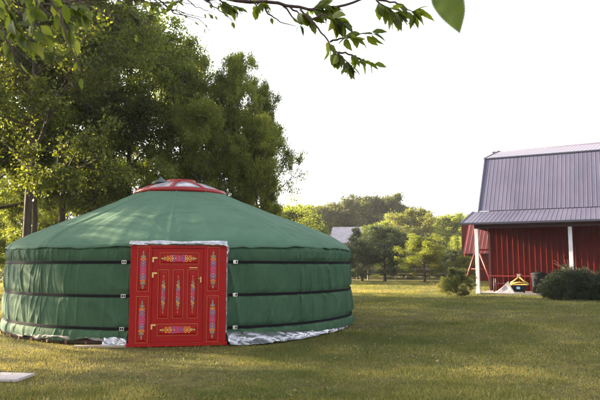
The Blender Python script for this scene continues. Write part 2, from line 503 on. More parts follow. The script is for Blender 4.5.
    Zf = np.clip(top*tt, .006, None) + (1-tt)*.02*np.abs(noise3(arc*6, 0, 0, 53)) + .02*cr
    grid_mesh('foil_skirt', pol(A, Rf, Zf), M['foil'], yurt, thick=.002)
    # small foil scrap left of the door
    n = 110; m = 12
    a = np.linspace(-HALF_DOOR-.11, -HALF_DOOR-.003, n)[:, None]; arc = (a)*YR
    tt = np.linspace(0, 1, m)[None, :]
    A = np.broadcast_to(a, (n, m)).copy()
    cr = np.abs(noise3(arc*9+tt*2, tt*2.6, 0, 55))
    Rf = YR + .03 + (1-tt)*.06 + cr*.08*(1.1-tt); Zf = .02 + tt*.13 + cr*.02
    grid_mesh('foil_skirt', pol(A, Rf, Zf), M['foil'], yurt, thick=.002)

    # ---- door : local frame, front plane at y = -(YR+.07)
    FY = -(YR + .06)
    W2 = .855
    def zx(x): return (x-188)*.00502
    def zz_(y): return (386-y)*.00526
    mb = MB()
    H = 1.80
    # surround: jambs, head, sill, meeting rails of the side panels
    def rail(x0, x1, z0, z1, y0=FY, dep=.24, bev=.006, mb_=None, mi=0):
        (mb_ or mb).box(((x0+x1)/2, y0+dep/2, (z0+z1)/2), (x1-x0, dep, z1-z0), bevel=bev, mi=mi)
    dl, dr = zx(94), zx(274)
    rail(-W2, W2, H-.055, H)                         # head
    rail(-W2-.03, W2+.03, 0.0, .07, y0=FY-.02)       # sill
    # side lights: solid boards behind + rails
    for x0, x1 in ((-W2, dl-.004), (dr+.004, W2)):
        rail(x0, x1, .071, H-.056, y0=FY+.004, dep=.20)
    fr = mb.build('door_frame', M['red_paint'], yurt)
    mb = MB()
    rail(dl, dr, .074, H-.059, y0=FY+.012, dep=.05, bev=.003)
    door = mb.build('door', M['red_paint'], yurt)

    def panel(x0, x1, y0, y1, par, ysurf):
        """recess look: sunken field is a shallow raised bead moulding with gold line around a bevelled red field"""
        X0, X1, Z0, Z1 = zx(x0), zx(x1), zz_(y1), zz_(y0)
        mb = MB()
        t = .012
        # red raised bead
        for (a0, a1, b0, b1) in ((X0, X1, Z1-t, Z1), (X0, X1, Z0, Z0+t), (X0, X0+t, Z0+t, Z1-t), (X1-t, X1, Z0+t, Z1-t)):
            mb.box(((a0+a1)/2, ysurf-.004, (b0+b1)/2), (a1-a0, .016, b1-b0), bevel=.003)
        # bevelled inner field
        i = .035; ix0, ix1, iz0, iz1 = X0+t, X1-t, Z0+t, Z1-t
        y_a, y_b = ysurf-.001, ysurf-.012
        vs = [(ix0, y_a, iz0), (ix1, y_a, iz0), (ix1, y_a, iz1), (ix0, y_a, iz1),
              (ix0+i, y_b, iz0+i), (ix1-i, y_b, iz0+i), (ix1-i, y_b, iz1-i), (ix0+i, y_b, iz1-i)]
        mb.add(vs, [(4,5,6,7), (0,1,5,4), (1,2,6,5), (2,3,7,6), (3,0,4,7)])
        # painted gold line
        g = .003
        for (a0, a1, b0, b1) in ((X0-g, X1+g, Z1, Z1+g), (X0-g, X1+g, Z0-g, Z0), (X0-g, X0, Z0, Z1), (X1, X1+g, Z0, Z1)):
            mb.box(((a0+a1)/2, ysurf-.003, (b0+b1)/2), (a1-a0, .012, b1-b0), mi=1)
        mb.build('panel', [M['red_paint'], M['gold']], par)
        return y_b

    def ornament(cx, cz, length, width, vertical, par, ys, scheme, rows=3):
        """knotwork: interlaced rings whose colour changes along the run"""
        mb = MB(); jr = random.Random(int(cx*1000)+int(cz*777))
        def P(u, v, y): return (cx+v, y, cz+u) if vertical else (cx+u, y, cz+v)
        def ring(u, v, ro, ri, mi, n=14, off=0.0):
            vs = []; 
            for k in range(n):
                c, s_ = math.cos(2*PI*k/n), math.sin(2*PI*k/n)
                vs += [P(u+ro*c, v+ro*s_, ys-.004-off), P(u+ri*c, v+ri*s_, ys-.004-off), P(u+ro*c, v+ro*s_, ys-.0005), P(u+ri*c, v+ri*s_, ys-.0005)]
            fs = []
            for k in range(n):
                k2 = (k+1) % n
                fs.append((4*k, 4*k2, 4*k2+1, 4*k+1)); fs.append((4*k, 4*k+2, 4*k2+2, 4*k2)); fs.append((4*k+1, 4*k2+1, 4*k2+3, 4*k+3))
            mb.add(vs, fs, mi)
        def dia(u, v, a_, b_, mi):
            vs = [P(u-a_, v, ys-.005), P(u, v-b_, ys-.005), P(u+a_, v, ys-.005), P(u, v+b_, ys-.005)]
            mb.add(vs, [(0,1,2,3)], mi)
        step = width*(.43 if rows == 3 else .36)
        n = max(7, int(length/step)); step = length/n
        for i in range(n):
            u = (i+.5)/n*2-1
            mi = scheme[min(len(scheme)-1, int(abs(u)*len(scheme)*1.02))]
            w_ = width*.5*max(.34, (1-abs(u)**(6 if rows == 3 else 3.2)))
            off = .0004*(i % 3)
            U = u*length/2 + jr.gauss(0, step*.05); w_ *= jr.uniform(.90, 1.08)
            if rows == 3:
                for q, v in enumerate((-.54, .54)): ring(U, v*w_, w_*.45, w_*.21, mi, n=12, off=off+.0002*q)
                dia(U+step*.5, 0, step*.34, w_*.26, scheme[min(len(scheme)-1, scheme.index(mi)+1)])
            else:
                v = (.38 if i % 2 else -.38)*w_
                ring(U, v, w_*.50, w_*.24, mi, n=10, off=off)
                dia(U, -v*1.3, step*.40, w_*.26, scheme[(scheme.index(mi)+1+i % 2) % len(scheme)])
        for e_ in (-1, 1): dia(e_*(length/2+step*.15), 0, step*.5, width*.12, scheme[-1])
        mb.build('ornament', ORN, par)

    sf, sd_ = FY+.004, FY+.012
    # teal0 lime1 orange2 blue3 purple4 magenta5
    for x0, x1, cx in ((42, 82, 62), (290, 330, 310)):
        for y0, y1, o0, o1 in ((50, 200, 68, 188), (218, 372, 236, 356)):
            yb = panel(x0, x1, y0, y1, fr, sf)
            ornament(zx(cx), zz_((o0+o1)/2), (o1-o0)*.0052, .104, True, fr, yb-.0005, [5, 3, 2, 0])
    for y0, y1 in ((70, 108), (312, 350)):
        yb = panel(120 if y0 == 70 else 116, 257, y0, y1, door, sd_)
        ornament(zx(187), zz_((y0+y1)/2), 108*.00525, .122, False, door, yb-.0005, [5, 4, 2, 1])
    for j, x0 in enumerate((116, 168, 220)):
        yb = panel(x0, x0+36, 128, 292, door, sd_)
        ornament(zx(x0+18), zz_(211), 122*.00525, .078, True, door, yb-.0005, [5, 3, 1, 0, 2], rows=2)
    for yy in (93, 145, 320):
        mb = MB()
        X, Z = zx(102), zz_(yy)
        mb.box((X, sd_-.008, Z+.03), (.088, .018, .030), bevel=.004)
        mb.box((X-.03, sd_-.008, Z-.016), (.028, .018, .062), bevel=.004)
        for q in (-.03, 0, .03): mb.tube([(X+q, sd_-.018, Z+.03), (X+q, sd_-.021, Z+.03)], .004, 8)
        mb.build('hinge', M['brass'], door)
    mb = MB(); mb.box((zx(239), sd_-.008, zz_(121)), (.15, .02, .016), bevel=.004); mb.build('door_bar', M['brass'], door)
    mb = MB()
    X, Z = zx(266), zz_(162)
    mb.box((X, sd_-.006, Z), (.022, .014, .10), bevel=.004)
    mb.tube([(X, sd_-.006, Z+.025), (X, sd_-.04, Z+.025), (X-.04, sd_-.045, Z+.02)], .006, 8)
    mb.build('door_handle', M['brass'], door)
    # ---- foil flap above door and down its right side
    n, m = 160, 16
    u = np.linspace(-W2-.02, W2+.01, n)[:, None]; tt = np.linspace(0, 1, m)[None, :]
    un = u / W2
    zt = 1.885 + .012*noise3(u*3, 0, 0, 61); zb_ = 1.79 + .028*(1-un**2) + .008*noise3(u*7, 0, 0, 62)
    Zf = zb_ + (zt-zb_)*tt
    Yf = FY - .035 - .03*np.sin(tt*PI) + .07*tt + .02*noise3(u*6+tt*2, tt*2, 0, 63) + .01*noise3(u*20, tt*4, 0, 64)
    P = np.stack([u + 0*tt, Yf, Zf + 0*u], -1)
    grid_mesh('foil_flap', P, M['foil'], yurt, thick=.004)
    n = 200
    t_ = np.linspace(0, 1, n)[:, None]
    z_ = 1.80 - 1.58*t_; wv = np.linspace(0, 1, 5)[None, :]
    Xf = W2 + .003 + wv*(.030+.02*np.exp(-((t_-.0)/.12)**2)) + .005*noise3(t_*14, 0, 0, 65)
    Yf = FY + .03 + wv*.06 + .008*noise3(t_*30, wv, 0, 66)
    grid_mesh('foil_edging', np.stack([Xf, Yf, z_+0*wv], -1), M['foil'], yurt, thick=.003)

    # ---- crown
    # parts: ring, spokes, panes, hub
    cr = link('crown_ring', None); bpy.data.objects.remove(cr)
    def ringmesh(r, z, w_, h_, n=96):
        a = np.linspace(0, 2*PI, n, endpoint=False)[:, None]
        pr = np.array([(-w_/2, -h_/2), (w_/2, -h_/2), (w_/2*1.05, 0), (w_/2*.8, h_/2), (-w_/2, h_/2), (-w_/2, -h_/2)])
        A = np.broadcast_to(a, (n, 6))
        return pol(A, r+pr[None, :, 0]+0*A, z+pr[None, :, 1]+0*A)
    n_before = set(bpy.data.objects)
    ring = grid_mesh('crown_ring', ringmesh(1.08, 3.215, .11, .10), M['crown_red'], yurt, closed=True)
    hub = grid_mesh('crown_hub', ringmesh(.33, 3.50, .10, .10), M['crown_red'], yurt, closed=True)
    mb = MB(); mb.tube([(0, 0, 3.44), (0, 0, 3.545), (0, 0, 3.565)], [.31, .31, .24], 24); mb.build('hub_lid', M['crown_red'], hub)
    def cz(r): # curved profile of the crown
        t_ = (r-.27)/(1.10-.27); return 3.475 - .25*t_ - .0*t_ + .05*math.sin(t_*PI)
    for k in range(8):
        a_ = k*PI/4 - DOOR_TH*1.1
        mb = MB()
        rs = np.linspace(.27, 1.09, 7)
        for r0, r1 in zip(rs[:-1], rs[1:]):
            p0, p1 = Vector(pol(np.array(a_), r0, cz(r0))), Vector(pol(np.array(a_), r1, cz(r1)))
            dd = p1-p0
            side = Vector((dd.y, -dd.x, 0)).normalized()*.036
            upv = side.cross(dd).normalized()*.028
            if upv.z < 0: upv = -upv
            vs = [p0-side-upv, p0+side-upv, p0+side+upv, p0-side+upv, p1-side-upv, p1+side-upv, p1+side+upv, p1-side+upv]
            mb.add(vs, [(0,1,5,4), (1,2,6,5), (2,3,7,6), (3,0,4,7), (0,3,2,1), (4,5,6,7)])
        mb.build('crown_spoke', M['crown_red'], yurt)
        # pane between this and next spoke
        aa = np.linspace(a_+.03, a_+PI/4-.03, 9)[:, None]; r_ = np.linspace(.30, 1.06, 9)[None, :]
        zc = 3.475 - .25*(r_-.27)/.83 + .05*np.sin((r_-.27)/.83*PI)
        A = np.broadcast_to(aa, (9, 9)); bul = .03*np.sin((A-a_)/(PI/4)*PI)
        grid_mesh('crown_pane', pol(A, r_+0*A, zc+bul-.005), M['pane'], yurt, thick=.006)
    # chimney cowl poking through a front-left pane
    mb = MB()
    b = Vector(pol(np.array(-.85), .62, -.05))
    prof = [(.0, .10), (3.36, .13), (3.43, .135), (3.47, .16), (3.475, .21), (3.52, .13), (3.57, .07), (3.61, .035), (3.64, .012)]
    mb.tube([(b.x, b.y, z+b.z) for z, r in prof[1:]], [r*1.15 for z, r in prof[1:]], 20)
    mb.build('chimney_cowl', mat('cowl_metal', (.05, .075, .075), .4, metal=.3), yurt)
    for o in set(bpy.data.objects)-n_before:
        if o.parent == yurt: o.location.x += CRX
build_yurt()

# ------------------------------------------------------------------ barn
def rib_sheet(mb, p0, u, length, slope, pitch=.23, rib=.03, h=.022, thick=.012, mi=0):
    """ribbed steel sheet: from p0 along unit u for length, extruded by vector slope"""
    p0, u, slope = Vector(p0), Vector(u).normalized(), Vector(slope)
    nrm = u.cross(slope).normalized()
    prof = [(0, 0)]
    x = pitch/2
    while x < length-.05:
        prof += [(x-rib, 0), (x-rib*.45, h), (x+rib*.45, h), (x+rib, 0)]; x += pitch
    prof.append((length, 0))
    vs, fs = [], []
    n = len(prof)
    for (x, y) in prof: vs += [p0+u*x+nrm*y, p0+u*x+nrm*y+slope]
    for (x, y) in prof: vs += [p0+u*x+nrm*(y-thick), p0+u*x+nrm*(y-thick)+slope]
    for i in range(n-1):
        fs.append((2*i, 2*i+2, 2*i+3, 2*i+1)); fs.append((2*n+2*i, 2*n+2*i+1, 2*n+2*i+3, 2*n+2*i+2))
        fs.append((2*i, 2*n+2*i, 2*n+2*i+2, 2*i+2)); fs.append((2*i+1, 2*i+3, 2*n+2*i+3, 2*n+2*i+1))
    fs.append((0, 1, 2*n+1, 2*n)); fs.append((2*n-2, 4*n-2, 4*n-1, 2*n-1))
    mb.add(vs, fs, mi)

BA = math.radians(27)
P1 = gnd(478.5, 294.0)                      # foot of the first white post
def build_barn():
    barn = empty('barn', (P1[0], P1[1], 0), -BA)
    tag(barn, 'red metal barn with a purple-grey ribbed gambrel roof and open porch on white posts', 'barn')
    # local frame: +x along the front (towards picture right), +y into the building
    u = (1, 0, 0)
    LEN = 15.0
    pd = 2.75           # porch depth
    xw = .12            # wall left edge
    zE = 3.35           # eave
    zB = 4.12           # porch roof meets steep roof
    xl = -.62           # roof left edge at eave
    z2, y2 = 7.27, pd+2.2   # gambrel break
    z3, y3 = 8.22, pd+5.4  # ridge
    yb = 2*y3 - pd      # back wall
    mb = MB(); rib_sheet(mb, (xw, pd, .05), u, LEN-.2, (0, 0, zB-.2), pitch=.26, rib=.034, h=.042); mb.build('wall', M['barn_red'], barn)
    mb = MB()
    # gable end walls (polygons with thickness)
    for xg in (xw, LEN-.1):
        pts = [(pd+.03, .05), (pd+.03, zB-.1), (y2, z2-.1), (y3, z3-.12), (2*y3-y2, z2-.1), (yb, zB-.1), (yb, .05)]
        vs = [(xg+.02, y, z) for y, z in pts] + [(xg+.08, y, z) for y, z in pts]
        n = len(pts)
        mb.add(vs, [tuple(range(n)), tuple(range(2*n-1, n-1, -1))] + [(i, n+i, n+(i+1) % n, (i+1) % n) for i in range(n)])
    mb.box((LEN/2, yb, 2), (LEN-.3, .08, 4.0))
    mb.build('gable_wall', M['barn_red'], barn)
    # corner trim
    mb = MB(); mb.box((xw+.02, pd-.035, 2.0), (.11, .07, 3.95)); mb.build('corner_trim', M['trim_red'], barn)
    # porch roof
    mb = MB(); e0 = Vector((xl, -.42, zE)); e1 = Vector((xl, pd, zB))
    rib_sheet(mb, e0, u, LEN, e1-e0, pitch=.2, rib=.014, h=.010); mb.build('porch_roof', M['barn_roof'], barn)
    # steep roof
    mb = MB(); s0 = Vector((xl+.28, pd-.02, zB+.03)); s1 = Vector((xl+.34, y2, z2))
    rib_sheet(mb, s0, u, LEN-.3, s1-s0, pitch=.2, rib=.014, h=.010)
    mb.build('roof', M['barn_roof'], barn)
    mb = MB(); t0 = Vector((xl+.28, y2-.05, z2+.02)); t1 = Vector((xl+.70, y3, z3)); rib_sheet(mb, t0, u, LEN-.26, t1-t0, pitch=.2, rib=.014, h=.010)
    back0 = Vector((xl+.24+LEN-.26, 2*y3-y2+.05, z2+.02)); rib_sheet(mb, back0, (-1, 0, 0), LEN-.26, Vector((back0.x, y3, z3))-back0, pitch=.23)
    b0 = Vector((xl+.28+LEN-.3, yb+.1, zB-.1)); rib_sheet(mb, b0, (-1, 0, 0), LEN-.3, Vector((b0.x, 2*y3-y2, z2))-b0, pitch=.23)
    mb.build('upper_roof', M['barn_ridge'], barn)
    # ridge cap, break flashing, rake trims
    mb = MB()
    mb.tube([(xl+.68, y3, z3+.02), (xl+LEN, y3, z3+.02)], .07, 6)
    mb.build('ridge_cap', M['barn_ridge'], barn)
    mb = MB()
    mb.box((xl+.16+LEN/2, y2-.05, z2-.015), (LEN-.2, .07, .07)); mb.build('flashing', M['gutter'], barn)
    mb = MB()
    def bar(mb, a, b, w_, h_):
        a, b = Vector(a), Vector(b); dd = b-a
        yax = dd.normalized(); xax = Vector((1, 0, 0)); zax = xax.cross(yax).normalized()
        R = Matrix((xax, yax, zax)).transposed()
        mb.box((a+b)/2, (w_, dd.length, h_), rot=R)
    bar(mb, (xl-.02, -.42, zE-.05), (xl-.02, pd, zB-.05), .05, .16)
    bar(mb, (xl+.26, pd, zB), (xl+.32, y2, z2-.02), .05, .16)
    bar(mb, (xl+.28, y2, z2-.02), (xl+.66, y3, z3-.03), .05, .16)
    mb.build('rake_trim', M['barn_roof'], barn)
    # gutter and fascia beam
    mb = MB(); mb.box((xl+LEN/2, -.47, zE-.055), (LEN, .09, .10), bevel=.012); mb.build('gutter', M['gutter'], barn)
    mb = MB(); mb.box((LEN/2-.15, 0, zE-.14), (LEN-.1, .14, .26)); 
    mb.box((LEN/2-.2, -.22, zE-.115), (LEN-.3, .30, .03))
    mb.box((.02, pd/2+.02, zE-.12), (.10, pd-.16, .28))
    mb.add([(-.02, .1, zE), (-.02, pd-.08, zE), (-.02, pd-.08, zB-.14), (.06, .1, zE), (.06, pd-.08, zE), (.06, pd-.08, zB-.14)], [(0, 1, 2), (3, 5, 4), (0, 2, 5, 3), (1, 4, 5, 2), (0, 3, 4, 1)])
    mb.build('beam', M['trim_red'], barn)
    mb = MB()
    for k in range(13):
        x = .05 + k*1.2
        a, b = (x, -.30, zE-.12), (x, pd-.05, zB-.18)
        bar(mb, a, b, .05, .12)
    mb.build('rafter', M['trim_red'], barn)
    for k in range(4):
        mb = MB(); x = 0 + k*4.05
        mb.box((x, 0, 1.55), (.16, .16, 3.04), bevel=.012)
        mb.box((x, 0, .10), (.20, .20, .16), bevel=.01)
        mb.build('post', M['white_paint'], barn)
    mb = MB(); mb.box((LEN/2, 1.45, .02), (LEN, 2.9, .06)); mb.build('porch_slab', M['concrete'], barn)
    return barn
barn = build_barn()
def bw(x, y, z=0.0):
    c, s = math.cos(-BA), math.sin(-BA)
    return (P1[0]+x*c-y*s, P1[1]+x*s+y*c, z)

# ---- things under the porch
def porch_things():
    # long red picnic table against the wall
    x0, x1 = .25, 2.45
    t = empty('picnic_table', bw((x0+x1)/2, 2.15), -BA); tag(t, 'long bright red picnic table standing against the red barn wall under the porch', 'picnic table')
    L2 = 1.15
    mb = MB()
    for k in range(4): mb.box((0, -.27+k*.18, .80), (L2*2, .165, .045), bevel=.006)
    mb.build('tabletop', M['bright_red'], t)
    for s in (-1,):
        mb = MB(); mb.box((0, s*.62, .45), (L2*2-.2, .24, .04), bevel=.006); mb.build('bench', M['trim_red'], t)
    for s in (-1, 1):
        mb = MB()
        for q in (-1, 1):
            a, b = Vector((s*.9, q*.2, .77)), Vector((s*.9, q*.42, .05))
            mb.tube([a, b], .045, 4)
        mb.build('leg', M['trim_red'], t)
    # pale tarp draped into a pyramid
    c = bw(.95, -.05+.9)
    o = empty('tarp_pyramid', c, -BA + .1); bpy.data.objects.remove(o)
    n = 40
    base = [(-.75, -.35), (.58, -.45), (.66, .42), (-.5, .5)]
    apex = np.array([.18, 0.0, .64])
    P = []
    for i in range(4):
        a, b = np.array([*base[i], 0.03]), np.array([*base[(i+1) % 4], 0.03])
        for s in np.linspace(0, 1, 12, endpoint=False):
            P.append(a+(b-a)*s)
    P = np.array(P)
    tt = np.linspace(0, 1, 16)
    G = P[:, None, :]*(1-tt[None, :, None]) + apex[None, None, :]*tt[None, :, None]
    bul = noise3(G[..., 0]*4, G[..., 1]*4, G[..., 2]*3, 71)*.045*np.sin(tt*PI)[None, :]
    G[..., 0] += bul; G[..., 1] += bul*.8; G[..., 2] -= (.05*np.sin(tt*PI))[None, :]
    o = grid_mesh('folded_tarp', G, M['tarp'], None, closed=True, thick=.004)
    c = bw(1.12, .75); o.scale = (.74, .74, .92)
    o.location = c; o.rotation_euler = (0, 0, -BA+.25)
    tag(o, 'pale grey pyramid of draped canvas standing on the slab beside the white post', 'tarp')
    # cart: dark tub with blue label and yellow A-frame on top
    t = empty('yard_cart', bw(1.72, .95), -BA); t.scale = (.88, .88, .84); tag(t, 'small dark cart with a yellow triangular frame on top and a pale blue patch', 'cart')
    mb = MB()
    vs = []
    for z, a, b in ((.12, .26, .22), (.50, .36, .30), (.50, .33, .27), (.18, .23, .19)):
        vs += [(-a, -b, z), (a, -b, z), (a, b, z), (-a, b, z)]
    fs = [(3, 2, 1, 0)]
    for r in range(3):
        for k in range(4): fs.append((r*4+k, r*4+(k+1) % 4, (r+1)*4+(k+1) % 4, (r+1)*4+k))
    fs.append((12, 13, 14, 15))
    mb.add(vs, fs); mb.build('tub', M['black'], t)
    mb = MB(); mb.box((-.02, -.283, .34), (.18, .02, .14), bevel=.006, rot=Matrix.Rotation(-.18, 3, 'X')); mb.build('label_patch', M['blue'], t)
    mb = MB()
    mb.tube([(-.46, 0, .56), (-.36, 0, .50), (.36, 0, .50), (.46, 0, .56)], .055, 8)
    mb.tube([(-.44, 0, .60), (-.25, 0, .72), (0, 0, .95)], .045, 8)
    mb.tube([(.44, 0, .60), (.25, 0, .72), (0, 0, .95)], .045, 8)
    mb.tube([(-.40, 0, .58), (0, 0, .64), (.40, 0, .58)], .05, 8)
    mb.build('frame', M['yellow'], t)
    mb = MB(); mb.box((0, 0, 1.0), (.16, .10, .13), bevel=.02); mb.box((0, 0, 1.09), (.26, .06, .035), bevel=.01); mb.build('handle', mat('grey_pink', (.35, .24, .22), .7), t)
    for s in (-1, 1):
        mb = MB(); mb.tube([(s*.25-.02, -.1, .13), (s*.25+.02, -.1, .13)], .13, 16); mb.build('wheel', M['black'], t)
    # two black bins
    for i, (x, y, r, h, lab) in enumerate(((2.55, 1.3, .33, .98, 'tall black lidded bin beside the yellow framed cart'), (3.2, 1.5, .34, .92, 'black lidded bin next to the brown mossy log'))):
        t = empty('rubbish_bin', bw(x, y), -BA+.1*i); tag(t, lab, 'bin', 'black bins under the barn porch')
        mb = MB(); mb.tube([(0, 0, .05), (0, 0, .12), (0, 0, h-.12), (0, 0, h-.08)], [r*.78, r*.82, r*.98, r], 20); mb.build('body', M['black'], t)
        mb = MB(); mb.tube([(0, 0, h-.08), (0, 0, h-.03), (0, 0, h+.03), (0, 0, h+.06)], [r*1.06, r*1.06, r*.8, r*.3], 20); mb.build('lid', M['black'], t)
        mb = MB(); mb.tube([(-.1, 0, h+.04), (-.08, 0, h+.11), (.08, 0, h+.11), (.1, 0, h+.04)], .016, 6); mb.build('handle', M['black'], t)
    # leaning log / stump with bare sticks
    t = empty('wood_pile', bw(4.05, .35), -BA)
    bpy.data.objects.remove(t)
    t = empty('brushwood_stump', bw(3.75, .45), -BA); tag(t, 'grey-brown gnarled stump with bare sticks half hidden by the round evergreen bush', 'stump')
    mb = MB()
    mb.tube([(-.65, -.1, .10), (-.3, 0, .16), (0, 0, .45), (.25, .05, .95), (.32, .05, 1.05)], [.07, .16, .30, .22, .12], 9)
    mb.build('trunk', M['bark'], t)
    mb = MB()
    for k in range(7):
        a_ = k*1.3
        mb.tube([(.2, 0, .8), (.1+.25*math.cos(a_), .2*math.sin(a_), 1.25), (-.05+.5*math.cos(a_), .35*math.sin(a_), 1.55+.1*math.sin(k*2.2))], [.018, .012, .005], 5)
    mb.build('stick', M['twig'], t)
porch_things()

# ---- swing set behind the corner
def swing():
    c = bw(-.75, 4.2)
    t = empty('swing_set', c, -BA-.45); tag(t, 'red A-frame swing set standing on the grass beyond the first white barn post', 'swing set')
    for y in (0, 2.6):
        for s in (-1, 1):
            mb = MB(); mb.tube([(s*.08, y, 2.15), (s*1.0, y, 0)], .06, 8); mb.build('leg', M['swing_red'], t)
    mb = MB(); mb.tube([(0, -.15, 2.17), (0, 2.75, 2.17)], .05, 8); mb.build('top_beam', M['swing_red'], t)
    mb = MB(); mb.tube([(-.42, 0, 1.12), (.42, 0, 1.12)], .03, 6); mb.build('cross_brace', M['swing_red'], t)
    mb = MB(); mb.box((0, 1.3, .48), (.20, .5, .04), bevel=.01); sw = mb.build('swing_seat', M['black'], t)
    mb = MB(); mb.tube([(0, 1.08, .48), (0, 1.08, 2.13)], .012, 5); mb.tube([(0, 1.52, .48), (0, 1.52, 2.13)], .012, 5); mb.build('chain', M['dark_metal'], sw)
swing()

# ---- red roofed shed beyond
def shed():
    Y = 46.0
    a = at(463, 253, Y); b = at(470, 222, Y)
    t = empty('red_shed', (a[0], Y, 0), -.25); tag(t, 'red shed with a steep ribbed red metal roof seen past the barn porch corner', 'shed')
    Ln = 7.5; d1 = 1.6
    z0, z1 = a[2]+.0, b[2]
    mb = MB(); mb.box((Ln/2, 2.2, z0/2), (Ln-.3, 3.4, z0)); mb.build('wall', M['barn_red'], t)
    mb = MB()
    rib_sheet(mb, (0, 0, z0-.05), (1, 0, 0), Ln, (0.0+.55, d1, z1-z0), pitch=.3)
    rib_sheet(mb, (.55, d1, z1-.05), (1, 0, 0), Ln-.5, (0, .9, .35), pitch=.3)
    rib_sheet(mb, (Ln, 4.4, z0-.05), (-1, 0, 0), Ln, (0, -1.9, z1-z0+.3), pitch=.3)
    mb.build('roof', M['red_roof'], t)
shed()

# ---- distant houses
def house(pxl, pxr, py_e, py_r, Y, label, rz=0.0):
    a, b = at(pxl, py_e, Y), at(pxr, py_e, Y)
    zr = at(pxl, py_r, Y)[2]; W = b[0]-a[0]; ze = a[2]
    t = empty('house', ((a[0]+b[0])/2, Y, 0), rz); tag(t, label, 'house')
    D = 6.0
    mb = MB(); mb.box((0, D/2, ze/2), (W-.4, D-.6, ze)); wl = mb.build('wall', M['house_wall'], t)
    mb = MB()
    x = W/2
    vs = [(-x, 0, ze-.05), (x, 0, ze-.05), (x-.5, D/2, zr), (-x+.5, D/2, zr), (x, D, ze-.05), (-x, D, ze-.05)]
    vs2 = [(v[0], v[1], v[2]+.12) for v in vs]
    mb.add(vs+vs2, [(0,3,2,1), (2,3,5,4), (6,7,8,9), (8,10,11,9), (0,1,7,6), (4,5,11,10), (0,6,9,3), (3,9,11,5), (1,2,8,7), (2,4,10,8)])
    mb.build('roof', M['house_roof'], t)
    for k in (-.28, .28):
        mb = MB(); mb.box((k*W, .28, ze*.52), (.9, .06, 1.1)); f = mb.build('window', M['white_paint'], t)
        mb = MB(); mb.box((k*W, .24, ze*.52), (.74, .04, .94)); mb.build('pane', M['window'], f)
house(330, 369, 243, 226.5, 66, 'house with a pale grey roof showing between dark trees past the yurt', .0)
house(397, 418, 253, 245, 72, 'house with a low lavender roof showing above the rounded orchard tree', .1)

# ------------------------------------------------------------------ trees
class Wood:
    def __init__(s): s.v, s.f, s.n = [], [], 0
    def tube(s, pts, rad, n=6):
        pts = np.asarray(pts); m = len(pts)
        d = np.gradient(pts, axis=0); d /= np.linalg.norm(d, axis=1)[:, None] + 1e-9
        ref = np.array([.31, .17, .93]) if abs(d[0, 2]) < .9 else np.array([1., .1, 0])
        a = np.cross(d, ref); a /= np.linalg.norm(a, axis=1)[:, None]+1e-9
        b = np.cross(a, d)
        k = np.arange(n)*2*PI/n
        R = np.asarray(rad)[:, None, None]
        V = pts[:, None, :] + R*(np.cos(k)[None, :, None]*a[:, None, :] + np.sin(k)[None, :, None]*b[:, None, :])
        s.v.append(V.reshape(-1, 3))
        i, j = np.meshgrid(np.arange(m-1), np.arange(n), indexing='ij'); j2 = (j+1) % n
        s.f.append((np.stack([i*n+j, i*n+j2, (i+1)*n+j2, (i+1)*n+j], -1).reshape(-1, 4)) + s.n)
        s.n += m*n
    def mesh(s, name, m):
        return mesh_np(name, np.concatenate(s.v), 4, np.concatenate(s.f), [m], smooth=True)

def unit(v): return v/(np.linalg.norm(v)+1e-9)

def leaf_mesh(name, P, D, N, length, width, rnd, mat_):
    """rhombic leaves, slightly folded: P base, D direction, N normal"""
    S = np.cross(D, N); S /= np.linalg.norm(S, axis=1)[:, None]+1e-9
    Nn = np.cross(S, D)
    l = length[:, None]; w_ = width[:, None]
    v0 = P; v1 = P + D*l*.45 + S*w_*.5 + Nn*w_*.12; v2 = P + D*l; v3 = P + D*l*.45 - S*w_*.5 + Nn*w_*.12
    V = np.stack([v0, v1, v2, v3], 1).reshape(-1, 3)
    return mesh_np(name, V, 4, np.arange(len(V)), [mat_], rnd=rnd)

